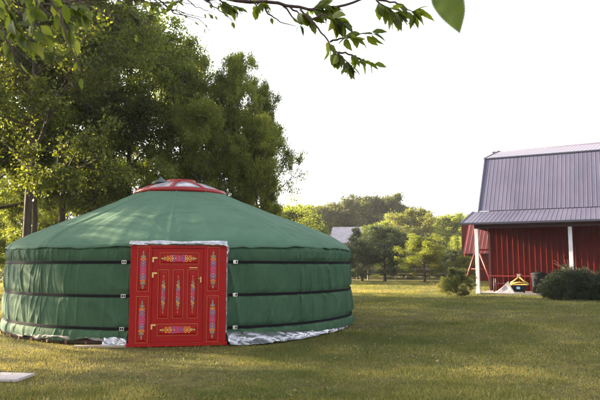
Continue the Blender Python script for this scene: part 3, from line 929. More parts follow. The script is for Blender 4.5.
def make_tree(seed, H, base, R, n_limb=16, n_leaf=45000, leaf=.11, trunk_r=.2, clump=.38, env='round', droop=.1, lmat='dark', lean=0.0, top_open=.0):
    rng = np.random.default_rng(seed)
    wd = Wood()
    m = 12
    t = np.linspace(0, 1, m)
    wob = np.cumsum(rng.normal(0, .018*H/3, (m, 2)), axis=0)
    wob -= wob[0]
    tr = np.stack([wob[:, 0]*t + lean*t*H, wob[:, 1]*t, t*H*.93], -1); tr[0, 2] = -.15
    rad = trunk_r*(1-t*.93)**.9; rad[0] *= 1.35
    wd.tube(tr, rad, 9)
    tips = []
    def trunk_at(z):
        zz = tr[:, 2]; return np.array([np.interp(z, zz, tr[:, 0]), np.interp(z, zz, tr[:, 1]), z]), np.interp(z, zz, rad)
    def curve(p, d, Ln, r0, bend, segs=5):
        pts = [p]; dd = d.copy()
        for s_ in range(segs):
            dd = unit(dd + rng.normal(0, .13, 3) + np.array([0, 0, bend]))
            pts.append(pts[-1]+dd*Ln/segs)
        return np.array(pts), dd
    for i in range(n_limb):
        f = (i+.5)/n_limb
        h = base + (H*.92-base)*f**.9
        p, r0 = trunk_at(h)
        if env == 'round': e = math.sin(min(1, (f*.85+.22))*PI)**.6
        elif env == 'tall': e = (1-f*.75)*(.75+.25*math.sin(f*PI))
        elif env == 'cone': e = (1-f)*.95+.06
        else: e = max(.35, math.sin((f*.7+.3)*PI)**.5)
        ph = i*2.39996 + rng.normal(0, .35)
        el = math.radians((-5 if env == 'cone' else 12) + (20 if env == 'cone' else 62)*f + rng.normal(0, 7))
        d = np.array([math.cos(ph)*math.cos(el), math.sin(ph)*math.cos(el), math.sin(el)])
        Ln = R*e*rng.uniform(.72, 1.12)
        r1 = max(.015, min(r0*.6, Ln*.028+.01))
        pts, dd = curve(p, d, Ln, r1, .06)
        wd.tube(pts, r1*(1-np.linspace(0, 1, len(pts))*.8), 6)
        ns = 7 if Ln > 1.4 else 5
        for q in range(ns):
            tq = .22 + .78*(q+rng.uniform(.2, .8))/ns
            pq = np.array([np.interp(tq*5, np.arange(6), pts[:, k]) for k in range(3)])
            d2 = unit(unit(pts[-1]-pts[0])*.6 + rng.normal(0, .62, 3) + np.array([0, 0, .12]))
            L2 = Ln*rng.uniform(.28, .52)*(1.1-.35*tq)
            p2, dd2 = curve(pq, d2, L2, 0, .02, 4)
            r2 = r1*.42
            wd.tube(p2, r2*(1-np.linspace(0, 1, len(p2))*.8), 4)
            for w_ in range(3):
                tw = rng.uniform(.35, 1)
                pw = np.array([np.interp(tw*4, np.arange(5), p2[:, k]) for k in range(3)])
                d3 = unit(rng.normal(0, 1, 3)+dd2*.8 + np.array([0, 0, -droop]))
                p3, _ = curve(pw, d3, L2*rng.uniform(.35, .6), 0, -droop*.5, 3)
                if Ln > 1.0: wd.tube(p3, r2*.35*(1-np.linspace(0, 1, len(p3))*.7)+.002, 3)
                for k in range(1, 4): tips.append(p3[k])
            tips.append(p2[-1]); tips.append(p2[-2])
        tips.append(pts[-1])
    top, _ = trunk_at(H*.92)
    for _ in range(6): tips.append(top + rng.normal(0, .25, 3)*np.array([1, 1, .6]))
    tips = np.array(tips)
    T = len(tips)
    # leaves: clump sizes vary, some twigs nearly bare
    wt = rng.gamma(.9, 1, T); wt /= wt.sum()
    idx = rng.choice(T, n_leaf, p=wt)
    cs = clump*rng.uniform(.5, 1.25, T)
    P = tips[idx] + rng.normal(0, 1, (n_leaf, 3))*cs[idx][:, None]*np.array([.62, .62, .42])
    P[:, 2] = np.maximum(P[:, 2], base*.72 + rng.uniform(0, .3, n_leaf))
    D = rng.normal(0, 1, (n_leaf, 3)); D[:, 2] -= .08+droop*.5; D /= np.linalg.norm(D, axis=1)[:, None]
    N = rng.normal(0, .75, (n_leaf, 3)); N[:, 2] += .9; N /= np.linalg.norm(N, axis=1)[:, None]
    tone = rng.uniform(-.22, .22, T)
    rnd = np.clip(rng.beta(2.2, 2.6, n_leaf) + tone[idx], 0, 1)
    le = leaf*rng.uniform(.6, 1.3, n_leaf)
    return wd.mesh('trunk', M['bark']), leaf_mesh('crown', P, D, N, le, le*rng.uniform(.5, .75, n_leaf), rnd, L[lmat])

TREES = {}
def proto(key, **kw): TREES[key] = make_tree(**kw)
proto('oak_a', seed=1, H=14, base=3.6, R=4.6, n_limb=22, n_leaf=84000, leaf=.115, trunk_r=.15, clump=.34)
proto('oak_b', seed=2, H=13, base=3.0, R=4.2, n_limb=20, n_leaf=80000, leaf=.11, trunk_r=.14, clump=.32)
proto('slim', seed=3, H=12, base=3.2, R=2.8, n_limb=20, n_leaf=42000, leaf=.105, trunk_r=.12, clump=.45, env='tall')
proto('ash_a', seed=4, H=10.5, base=2.2, R=3.5, n_limb=26, n_leaf=82000, leaf=.10, trunk_r=.15, clump=.30)
proto('ash_b', seed=5, H=9.5, base=1.6, R=3.1, n_limb=24, n_leaf=68000, leaf=.10, trunk_r=.13, clump=.30)
proto('orchard', seed=6, H=3.6, base=.85, R=2.1, n_limb=18, n_leaf=42000, leaf=.085, trunk_r=.10, clump=.24)
proto('orchard_b', seed=16, H=4.4, base=.5, R=2.0, n_limb=20, n_leaf=45000, leaf=.09, trunk_r=.10, clump=.26)
proto('cedar', seed=7, H=5.5, base=.4, R=1.5, n_limb=30, n_leaf=34000, leaf=.10, trunk_r=.10, clump=.20, env='tall')
proto('far_a', seed=8, H=10, base=1.0, R=4.6, n_limb=24, n_leaf=46000, leaf=.24, trunk_r=.2, clump=.55)
proto('far_b', seed=9, H=11, base=1.0, R=3.8, n_limb=24, n_leaf=44000, leaf=.23, trunk_r=.2, clump=.5)
proto('far_c', seed=10, H=9, base=.6, R=4.0, n_limb=22, n_leaf=44000, leaf=.22, trunk_r=.18, clump=.5, env='flat')
proto('shrub', seed=11, H=2.6, base=.05, R=1.5, n_limb=18, n_leaf=22000, leaf=.085, trunk_r=.04, clump=.25)
proto('shrub_b', seed=12, H=2.0, base=.05, R=1.3, n_limb=16, n_leaf=16000, leaf=.075, trunk_r=.035, clump=.22)

def tree(key, x, y, lmat, s=1.0, rz=0.0, label=None, group=None, name='tree', cat='tree', sz=None, z=0.0):
    t = empty(name, (x, y, z), rz); t.scale = (s, s, sz or s)
    tag(t, label, cat, group)
    for me, nm in zip(TREES[key], ('trunk', 'crown')):
        o = bpy.data.objects.new(nm, me); col.objects.link(o); o.parent = t
        if nm == 'crown':
            o.material_slots[0].link = 'OBJECT'; o.material_slots[0].material = L[lmat]
    return t

def tree_px(key, px, py_top, Y, lmat, H, rz, label, group=None, wide=1.0, **kw):
    """tree whose top reaches pixel row py_top at depth Y"""
    p = at(px, py_top, Y)
    s = p[2]/H
    return tree(key, p[0], Y, lmat, s*wide, rz, label, group, sz=s, **kw)

G1 = 'tall trees of the wood behind the yurt'
wood = [  # key, x, y, mat, s, rz, label
    ('oak_a', -9.2, 19.6, 'dark', 1.05, .3, 'dark leafy tree with a slanting trunk close behind the sunlit side of the yurt'),
    ('ash_b', -17.5, 31.0, 'yellow', .62, 2.7, 'sunlit yellow-green tree at the picture edge far behind the leaning trunk'),
    ('ash_a', -21.5, 36.0, 'yellow', .62, 3.7, 'pale sunlit tree farthest back in the wood at the picture edge'),
    ('ash_b', -14.2, 29.0, 'yellow', .60, .5, 'low bright tree glowing between the leaning trunk and the straight trunk'),
    ('ash_a', -16.6, 31.5, 'yellow', .60, 1.5, 'low sunlit tree against the picture edge behind the roof of the yurt'),
    ('ash_b', -16.5, 35.0, 'golden', .70, 2.5, 'low golden tree in the open behind the trunks at the picture edge'),
    ('ash_b', -11.5, 33.5, 'golden', .62, 4.5, 'low golden tree seen between the trunks over the shoulder of the yurt roof'),
    ('oak_b', -12.4, 23.5, 'mid', 1.1, 1.3, 'large dense tree in the wood, its trunk leaning at the picture edge'),
    ('slim', -10.4, 22.8, 'dark', 1.05, 2.0, 'slim dark tree with a straight trunk between two thicker ones behind the yurt'),
    ('oak_a', -9.9, 24.2, 'dark', 1.08, 2.6, 'tall broad dark tree rising directly over the peak of the yurt roof slope'),
    ('ash_a', -6.6, 27.8, 'mid', 1.22, 2.2, 'leafy tree closing the gap between the dark wood and the light green trees'),
    ('slim', -8.6, 24.5, 'mid', 1.0, .9, 'slender tree with a forked trunk framed by bright foliage behind the yurt'),
    ('oak_b', -7.5, 25.6, 'mid', 1.06, 4.0, 'tall tree at the edge of the dark wood, above the red crown of the yurt'),
    ('oak_a', -16.0, 27.0, 'mid', .85, 4.4, 'big tree deep in the wood partly hidden by nearer trunks'),
    ('oak_b', -10.0, 29.6, 'yellow', .52, 5.1, 'yellow-green tree at the back of the wood catching the sun'),
    ('ash_b', -13.0, 31.5, 'yellow', .58, .1, 'bright backlit tree low between the trunks at the far edge of the wood'),
]
for k, x, y, m_, s, rz, lab in wood: tree(k, x, y, m_, s, rz, lab, G1)
# the lighter trees at the wood's right end
G2 = 'lighter trees at the end of the wood'
tree_px('ash_a', 243, 50, 25.0, 'yellow', 10.4, .4, 'tallest fine-leaved tree of the light green trees, its pale tip against the white sky', G2, wide=.50)
tree_px('ash_b', 222, 66, 25.8, 'yellow', 9.4, 1.2, 'light tree between the dark wood and the tallest fine-leaved tree', G2, wide=.50)
tree_px('ash_b', 262, 78, 26.2, 'mid', 9.4, 4.2, 'dark-edged narrow tree forming the outer edge of the light green trees', G2, wide=.42)
tree_px('ash_a', 256, 120, 24.4, 'yellow', 10.4, 3.3, 'soft light green tree low in front of the narrow outer trees, above the roof slope', G2, wide=.78)
tree_px('ash_b', 203, 95, 23.4, 'yellow', 9.4, 2.2, 'light green tree with soft foliage directly behind the yurt crown', G2, wide=.72)
tree_px('ash_b', 182, 52, 26.2, 'mid', 9.4, 5.0, 'green tree filling the notch where the dark wood meets the light green trees', G2, wide=.6)
# understory
G3 = 'bushes under the wood behind the yurt'
for i, (x, y, s, m_, k, lab) in enumerate((
    (-11.5, 26.5, 1.3, 'yellow', 'shrub', 'bright green bush between trunks at the far edge of the wood'),
    (-8.2, 27.5, 1.4, 'mid', 'shrub_b', 'bush filling the gap behind the forked slender trunk'),
    (-5.8, 28.0, 1.5, 'yellow', 'shrub', 'sunlit bush low behind the yurt beneath the tallest trees'),
    (-14.0, 27.0, 1.2, 'yellow', 'shrub_b', 'sunny yellow-green bush at the very edge of the picture behind the yurt'),
    (-3.2, 26.8, 1.6, 'mid', 'shrub', 'leafy bush at the foot of the light green tree behind the yurt'),
    (-13.5, 24.0, 1.0, 'mid', 'shrub', 'darker bush beside the leaning trunk behind the yurt'))):
    tree(k, x, y, m_, s, i*1.1, lab, G3, name='bush', cat='bush')
# trees outside the picture that throw the shade on the lawn
for i, (k, x, y, s, rz) in enumerate((
    ('ash_a', -12.8, 16.9, .95, .2), ('slim', -14.5, 12.2, 1.1, 1.9), ('slim', -16.0, 8.6, 1.0, 3.1),
    ('oak_a', -20.0, 17.5, 1.0, 5.0), ('slim', -13.2, 10.2, .9, 4.1), ('slim', -20.5, 9.2, 1.0, .6), ('slim', -12.2, 6.2, .8, 3.6), ('slim', -18.0, 4.5, 1.0, 2.4), ('oak_b', -22, 12.5, .9, 2.2))):
    tree(k, x, y, 'mid', s, rz, 'tall leafy tree of the wood standing outside the picture beyond the yurt', 'shade trees outside the picture')

# background row
G4 = 'trees along the far edge of the field'
far = [ # key, px, pytop, Y, mat, H, label
    ('far_b', 296, 205, 70, 'yellow', 11, 'bright green tree rising just past the sloping end of the yurt roof'),
    ('far_a', 322, 207, 82, 'golden', 10, 'golden-green far tree above the pale grey house roof'),
    ('far_b', 338, 203, 84, 'olive', 11, 'olive far tree between the golden-green tree and the broad brownish one'),
    ('far_a', 362, 198, 84, 'olive', 10, 'broad brownish-olive tree, highest of the far tree line'),
    ('far_c', 385, 203, 86, 'olive', 9, 'far tree with a flat top next to the broad brownish-olive one'),
    ('far_b', 392, 214, 74, 'mid', 11, 'darker green tree in front of the flat-topped far tree'),
    ('far_a', 412, 211, 70, 'golden', 10, 'rounded golden-lit tree standing clear above the low lavender roof'),
    ('far_b', 428, 222, 80, 'olive', 11, 'olive tree in the dip between the golden-lit and the lime trees'),
    ('far_c', 446, 220, 74, 'yellow', 9, 'lime-green far tree left of the white barn post'),
    ('far_a', 462, 217, 78, 'yellow', 10, 'tall lime-green tree beyond the corner of the barn roof'),
    ('far_b', 480, 221, 72, 'yellow', 11, 'lime-green tree mostly hidden behind the red shed'),
    ('far_c', 313, 222, 56, 'mid', 9, 'green tree filling the slope between yurt and grey house'),
    ('far_c', 290, 214, 48, 'yellow', 9, 'dense light green tree touching the yurt roof outline'),
    ('far_a', 268, 208, 44, 'mid', 10, 'green tree low behind the yurt roof, under the tall fine-leaved tree'),
    ('far_c', 330, 214, 92, 'yellow', 9, 'pale far tree seen between the golden-green tree and the wispy sapling'),
    ('far_b', 350, 206, 94, 'golden', 11, 'pale far tree behind the olive and the broad brownish trees'),
    ('far_a', 374, 204, 95, 'golden', 10, 'pale far tree peeking out behind the two highest far trees'),
    ('far_c', 400, 210, 92, 'olive', 9, 'pale far tree behind the golden-lit rounded tree'),
    ('far_a', 436, 218, 92, 'yellow', 10, 'pale far tree behind the lime-green trees'),
    ('far_c', 375, 228, 66, 'mid', 9, 'low dense tree just behind the tall dark grey-green lawn-edge tree'),
    ('far_a', 345, 236, 72, 'olive', 10, 'low dense tree in the shadow beside the grey house wall'),
    ('far_c', 436, 238, 64, 'olive', 9, 'low dense tree behind the small orchard tree'),
    ('far_a', 458, 238, 62, 'yellow', 10, 'low bright tree behind the swing set'),
    ('far_c', 408, 244, 84, 'olive', 9, 'low far tree under the lavender roof'),
    ('far_c', 505, 224, 80, 'olive', 9, 'far tree hidden behind the red barn'),
    ('far_a', 540, 224, 84, 'olive', 10, 'far tree hidden behind the middle of the red barn'),
]
for i, (k, px, py, Y, m_, H, lab) in enumerate(far): tree_px(k, px, py, Y, m_, H, i*1.7, lab, G4)
G5 = 'trees at the edge of the lawn'
near_row = [
    ('far_c', 372, 250, 58, 'blue', 9, 'low wide dark tree filling the gap behind the tall grey-green one'),
    ('far_c', 345, 252, 60, 'blue', 9, 'low wide dark tree behind the rounded olive tree by the yurt'),
    ('cedar', 357, 226, 52, 'yew', 5.5, 'dark pointed evergreen standing in front of the pale grey house roof'),
    ('orchard_b', 341, 246, 47, 'olive', 4.4, 'rounded olive tree nearest the bulging end of the yurt'),
    ('orchard_b', 362, 241, 46, 'blue', 4.4, 'dull green rounded tree between the yurt and the dark wide tree'),
    ('orchard_b', 384, 226, 47, 'blue', 4.4, 'tall dark grey-green tree with low wide branches beside the lawn'),
    ('orchard', 424, 243, 43, 'yellow', 3.6, 'small rounded orchard tree with a clear bare trunk at the lawn edge'),
    ('orchard_b', 452, 249, 50, 'blue', 4.4, 'dark low tree between the orchard tree and the red swing set'),
    ('orchard_b', 464, 256, 42, 'mid', 4.4, 'green rounded tree behind the red swing set legs'),
    ('orchard_b', 403, 252, 56, 'blue', 4.4, 'bushy tree in the gap behind the small orchard tree'),
]
for i, (k, px, py, Y, m_, H, lab) in enumerate(near_row): tree_px(k, px, py, Y, m_, H, i*2.1+.5, lab, G5, wide=[1.3, 1.3, 1.0, 1.25, 1.25, 1.3, 1.3, 1.3, 1.2, 1.4][i])
# low shrubs along field edge
G6 = 'low shrubs along the lawn edge'
rs = random.Random(5)
marks = ['behind the yurt end', 'under the olive tree', 'before the dull green tree', 'beneath the dark wide tree', 'between the dark wide tree and the orchard tree',
         'left of the orchard trunk', 'right of the orchard trunk', 'past the orchard tree', 'before the dark low tree', 'behind the straggly bush']
for i in range(10):
    px = 346 + i*12.2 + rs.uniform(-3, 3); Y = 54 + rs.uniform(-2, 3)
    tree_px('shrub_b', px, 267+rs.uniform(-3, 2), Y, ['blue', 'olive', 'blue', 'mid'][i % 4], 2.0, i, 'low grey-green shrub at the field edge ' + marks[i], G6, name='shrub', cat='shrub', wide=1.9)
# straggly bush by the barn post
g = gnd(457, 297)
tree('shrub', g[0], g[1], 'olive', .46, .4, 'loose straggly green bush growing beside the first white barn post', None, name='bush', cat='bush', sz=.43)
g = gnd(448, 296); tree('shrub_b', g[0], g[1], 'golden', .36, 1.4, 'small pale bush at the outer side of the straggly bush near the barn', None, name='bush', cat='bush')
g = gnd(470, 296); tree('shrub_b', g[0]-.05, g[1]+.3, 'olive', .36, 2.4, 'little bush squeezed between the straggly bush and the white post', None, name='bush', cat='bush')

# ---- big yew in front of the porch
def yew():
    g0 = gnd(572, 300)
    rng = np.random.default_rng(33)
    n = 95000
    t = empty('evergreen_bush', (g0[0]+.45, g0[1]+.5, 0), 0); tag(t, 'broad rounded dark evergreen bush in front of the barn porch', 'bush')
    # lumpy dome from many sprays
    K = 420
    ph = rng.uniform(0, 2*PI, K); ct = rng.uniform(-.15, 1, K); st = np.sqrt(1-np.clip(ct, 0, 1)**2)
    R = np.stack([1.45*st*np.cos(ph), 1.15*st*np.sin(ph), .18+1.08*np.clip(ct, 0, 1)], -1)
    rad = 1 + .10*noise3(R[:, 0]*1.6, R[:, 1]*1.6, R[:, 2]*1.6, 5) + rng.normal(0, .045, K)
    C = R*rad[:, None]
    inner = rng.uniform(.45, 1.0, K)**.5
    C = C*inner[:, None]
    C[:, 2] = np.maximum(C[:, 2], .1)
    out = C/np.linalg.norm(C, axis=1)[:, None]
    idx = rng.integers(0, K, n)
    P = C[idx] + rng.normal(0, .075, (n, 3))
    P[:, 2] = np.maximum(P[:, 2], .02)
    D = out[idx]*.9 + rng.normal(0, .55, (n, 3)); D[:, 2] += .35; D /= np.linalg.norm(D, axis=1)[:, None]
    N = rng.normal(0, 1, (n, 3)); N /= np.linalg.norm(N, axis=1)[:, None]
    le = rng.uniform(.03, .07, n)
    me = leaf_mesh('foliage', P, D, N, le, le*.32, np.clip(rng.beta(2, 2.5, n)+rng.uniform(-.2, .2, K)[idx], 0, 1), L['yew'])
    link('foliage', me, t)
    wd = Wood()
    for k in range(60):
        e = C[rng.integers(0, K)]*.95
        m_ = e*.5+np.array([0, 0, .1])
        wd.tube(np.array([[0, 0, -.05], m_, e]), [.025, .014, .005], 4)
    link('stem', wd.mesh('stem', M['bark']), t)
yew()

# ---- wispy bare-topped sapling
def sapling():
    p = at(304, 200, 40)
    t = empty('sapling', (p[0], 40, 0)); tag(t, 'thin wispy sapling reaching above the green trees past the yurt roof', 'tree')
    rng = np.random.default_rng(9); wd = Wood(); tips = []
    H = p[2]
    for s in range(5):
        x = rng.normal(0, .3); z = np.linspace(0, H*rng.uniform(.75, 1), 8)
        pts = np.stack([x*z/H*3+rng.normal(0, .05, 8), rng.normal(0, .05, 8)+x*.5*z/H, z], -1)
        wd.tube(pts, np.linspace(.05, .01, 8), 5)
        for k in range(14):
            i = rng.integers(4, 8); q = pts[i]; e = q+np.array([rng.normal(0, .45), rng.normal(0, .45), rng.uniform(0, .5)])
            wd.tube(np.array([q, (q+e)/2+rng.normal(0, .04, 3), e]), [.012, .008, .004], 3); tips += [e, (q+e)/2]
    link('trunk', wd.mesh('trunk', M['bark']), t)
    tips = np.array(tips); n = 2600; idx = rng.integers(0, len(tips), n)
    P = tips[idx]+rng.normal(0, .14, (n, 3)); D = rng.normal(0, 1, (n, 3)); D /= np.linalg.norm(D, axis=1)[:, None]; N = rng.normal(0, 1, (n, 3)); N /= np.linalg.norm(N, axis=1)[:, None]
    link('crown', leaf_mesh('crown', P, D, N, np.full(n, .09), np.full(n, .05), rng.random(n), L['mid']), t)
sapling()

# ---- field fence
def fence():
    t = empty('field_fence', (0, 50, 0)); tag(t, 'low weathered post and rail fence along the far side of the lawn', 'fence')
    xs = np.arange(1.0, 16.5, 2.4)
    for x in xs:
        mb = MB(); mb.box((x, 0, .55), (.13, .13, 1.14), bevel=.01); mb.build('post', M['fence'], t)
    for z in (.5, .92):
        mb = MB(); mb.box((xs.mean(), -.085, z), (xs[-1]-xs[0]+.3, .04, .10)); mb.build('rail', M['fence'], t)
fence()

# ------------------------------------------------------------------ slab, plank
g = gnd(14, 378)
mb = MB(); mb.box((0, 0, .012), (.62, .42, .040), bevel=.008)
o = mb.build('paving_slab', M['stone']); o.location = (g[0]-.14, g[1], 0); o.rotation_euler = (0, 0, -.12)
tag(o, 'flat pale stone slab lying alone on the lawn near the picture edge', 'slab')
g = gnd(104, 347)
mb = MB(); mb.box((0, 0, .012), (1.05, .16, .035), bevel=.005)
o = mb.build('wooden_plank', M['tan_wood']); o.location = (g[0], g[1], 0); o.rotation_euler = (.0, 0, .05)
tag(o, 'weathered plank lying in the grass beside the red door', 'plank')

def haze():
    mb = MB(); mb.box((0, 90, 9.2), (340, 260, 20.8))
    m = bpy.data.materials.new('haze'); m.use_nodes = True
    nt = m.node_tree; nt.nodes.remove(nt.nodes['Principled BSDF'])
    v = nt.nodes.new('ShaderNodeVolumePrincipled'); v.inputs['Color'].default_value = (.95, .96, 1, 1); v.inputs['Density'].default_value = .0005
    v.inputs['Anisotropy'].default_value = .35
    nt.links.new(v.outputs[0], nt.nodes['Material Output'].inputs['Volume'])
    o = mb.build('haze', m); tag(o, 'thin evening haze in the air', 'haze', kind='stuff')
haze()

# ------------------------------------------------------------------ grass
def grass():
    rng = np.random.default_rng(77)
    n = 900000
    # even density on screen: depth pdf ~ 1/d
    dmin, dmax = 4.2, 46.0
    u = rng.random(n)
    d = 1/(1/dmin + u**1.0*(1/dmax-1/dmin)) if False else dmin*(dmax/dmin)**u
    a = rng.uniform(-.66, .66, n)
    X = d*np.tan(a)*1.0; Y = d
    keep = (np.hypot(X-YC[0], Y-YC[1]) > YR+.02)
    dx, dy = X-P1[0], Y-P1[1]
    c, s = math.cos(BA), math.sin(BA)
    lx, ly = dx*c-dy*s, dx*s+dy*c
    keep &= ~((lx > -.02) & (ly > -.02) & (lx < 15) & (ly < 12))
    X, Y, d = X[keep], Y[keep], d[keep]; n = len(X)
    cl = noise3(X*2.2, Y*2.2, 0, 11)*.5+noise3(X*.5, Y*.5, 0, 12)*.5
    door = np.array([YC[0]+YR*math.sin(DOOR_TH), YC[1]-YR*math.cos(DOOR_TH)])
    worn = np.exp(-(((X-door[0]-.12*(door[1]-Y))/1.1)**2)) * np.clip((Y-6.5)/2, 0, 1) * (Y < door[1]+.5)
    dens = np.clip(.75+cl*.9-.95*worn, .05, 1)
    k = rng.random(n) < dens
    X, Y, d, cl = X[k], Y[k], d[k], cl[k]; n = len(X)
    far = np.clip(d/12, .8, 3.2)
    rim = np.exp(-((np.hypot(X-YC[0], Y-YC[1])-YR)/.12)**2)
    tuft = np.clip(noise3(X*5.5, Y*5.5, 0, 18)-.25, 0, 1)
    h = (.014+.026*rng.random(n)**1.5)*(1+.5*cl+1.6*tuft+1.3*rim)*far**.5
    h = h*np.where(rng.random(n) < .012, 2.1, 1)
    w_ = .0035*far*rng.uniform(.7, 1.4, n)
    ph = rng.uniform(0, 2*PI, n)
    lean = rng.uniform(.1, 1.3, n)*h
    lp = rng.uniform(0, 2*PI, n)
    tx, ty = X+lean*np.cos(lp), Y+lean*np.sin(lp)
    R = np.hypot(X, Y-10)
    gz = noise3(X*.12, Y*.12, 0, 4)*.03*np.clip((R-6)/20, 0, 1)-.014
    v0 = np.stack([X-w_*np.cos(ph), Y-w_*np.sin(ph), gz], -1)
    v1 = np.stack([X+w_*np.cos(ph), Y+w_*np.sin(ph), gz], -1)
    v2 = np.stack([tx, ty, gz+h+.01], -1)
    V = np.stack([v0, v1, v2], 1).reshape(-1, 3)
    dry = noise3(X*.35, Y*.35, 0, 14)*.30 + noise3(X*1.6, Y*1.6, 0, 15)*.28 - .25*tuft
    # near the camera the lawn is dry, greener out towards the barn
    green = np.clip((X-1)/6, 0, 1)*np.clip((Y-8)/8, 0, 1)
    rnd = np.clip(rng.beta(1.8, 2.4, n) + dry + .17 - .28*green, 0, 1)
    me = mesh_np('grass', V, 3, np.arange(len(V)), [L['grass']], rnd=rnd)
    o = link('grass', me); tag(o, 'short mown dry grass covering the lawn', 'grass', kind='stuff')
    # broad-leaved weeds in patches
    m = 26000
    Y2 = 4.5*(26/4.5)**rng.random(m); X2 = rng.uniform(-.64, .64, m)*Y2
    k = (noise3(X2*1.3, Y2*1.3, 0, 19) > .12) & (np.hypot(X2-YC[0], Y2-YC[1]) > YR+.1)
    X2, Y2 = X2[k], Y2[k]; m = len(X2)
    D = rng.normal(0, 1, (m, 3)); D[:, 2] = np.abs(D[:, 2])*.45; D /= np.linalg.norm(D, axis=1)[:, None]
    N = rng.normal(0, .3, (m, 3)); N[:, 2] += 1
    le = rng.uniform(.018, .042, m)
    wm = leafmat('weed_leaf', (.035, .06, .014), (.07, .11, .025), (.12, .16, .04), .3, 1.3)
    o = link('weeds', leaf_mesh('weeds', np.stack([X2, Y2, rng.uniform(0, .022, m)], -1), D, N, le, le*.62, rng.random(m), wm))
    tag(o, 'patches of low clover and broad-leaved weeds in the lawn', 'weeds', kind='stuff')
    # clover flowers
    m = 1100
    Y = rng.uniform(9, 24, m); X = rng.uniform(.5, 1, m)*0 + rng.uniform(1.0, 9.5, m)*(Y/16)
    k = (noise3(X*.6, Y*.6, 0, 17) > .0)
    X, Y = X[k], Y[k]; m = len(X)
    Z = rng.uniform(.035, .06, m); r = rng.uniform(.004, .008, m)
    off = np.array([[1, 0, 0], [-1, 0, 0], [0, 1, 0], [0, -1, 0], [0, 0, 1], [0, 0, -1]], float)
    V = (np.stack([X, Y, Z], -1)[:, None, :]+off[None]*r[:, None, None]).reshape(-1, 3)
    tri = np.array([[0, 2, 4], [2, 1, 4], [1, 3, 4], [3, 0, 4], [2, 0, 5], [1, 2, 5], [3, 1, 5], [0, 3, 5]])
    F_ = (np.arange(m)[:, None, None]*6+tri[None]).reshape(-1, 3)
    o = link('clover_flowers', mesh_np('clover_flowers', V, 3, F_, [mat('clover', (.62, .58, .50), .8)]))
    tag(o, 'tiny white clover heads scattered through the lawn', 'flowers', kind='stuff')
    # fallen leaves
    m = 700
    Y = 5+rng.random(m)**1.3*16; X = (rng.random(m)*1.3-.65)*Y
    k = np.hypot(X-YC[0], Y-YC[1]) > YR+.3
    X, Y = X[k], Y[k]; m = len(X)
    D = rng.normal(0, 1, (m, 3)); D[:, 2] *= .2; D /= np.linalg.norm(D, axis=1)[:, None]
    N = rng.normal(0, .3, (m, 3)); N[:, 2] += 1
    le = rng.uniform(.03, .07, m)
    lm = leafmat('fallen_leaf', (.10, .05, .02), (.20, .12, .05), (.30, .22, .10), .1, 1.0)
    o = link('fallen_leaves', leaf_mesh('fallen_leaves', np.stack([X, Y, np.full(m, .035)], -1), D, N, le, le*.6, rng.random(m), lm))
    tag(o, 'small dry brown leaves scattered on the lawn', 'fallen leaves', kind='stuff')
grass()

# ------------------------------------------------------------------ overhanging tree close to the camera
def big_leaf(mb, p, d, n, l, w_, curl=.15, fine=False):
    """serrated ovate leaf folded along its midrib, drooping towards the tip"""
    d = Vector(d).normalized(); n = Vector(n); s = d.cross(n).normalized(); n = s.cross(d).normalized()
    prof = [(0, .03), (.07, .38), (.2, .80), (.35, 1.0), (.5, .96), (.66, .78), (.8, .50), (.92, .20), (1, 0)]
    if fine:
        ts = np.linspace(0, 1, 41); ws = np.interp(ts, [q[0] for q in prof], [q[1] for q in prof])
        kk = np.ones(5)/5; ws[2:-2] = np.convolve(ws, kk, 'valid')
        prof = [(t, w0*(1+(.07 if k % 2 else -.03))) for k, (t, w0) in enumerate(zip(ts, ws))]
    vs = []
    for k, (t, q) in enumerate(prof):
        c = Vector(p) + d*(l*t) - n*(curl*l*t*t)
        hw = w_*.5*q
        jag = 1 + (0 if fine else (.07 if k % 2 else -.05))
        wv = .05*w_*math.sin(t*21)*q
        vs += [c, c + s*hw*jag*.55 + n*(hw*.22+wv), c - s*hw*jag*.55 + n*(hw*.22-wv), c + s*hw*jag + n*hw*.26, c - s*hw*jag + n*hw*.26]
    fs = []
    for i in range(len(prof)-1):
        a = 5*i; b = 5*(i+1)
        fs += [(a, b, b+1, a+1), (a, a+2, b+2, b), (a+1, b+1, b+3, a+3), (a+2, a+4, b+4, b+2)]
    mb.add(vs, fs, 0, True)

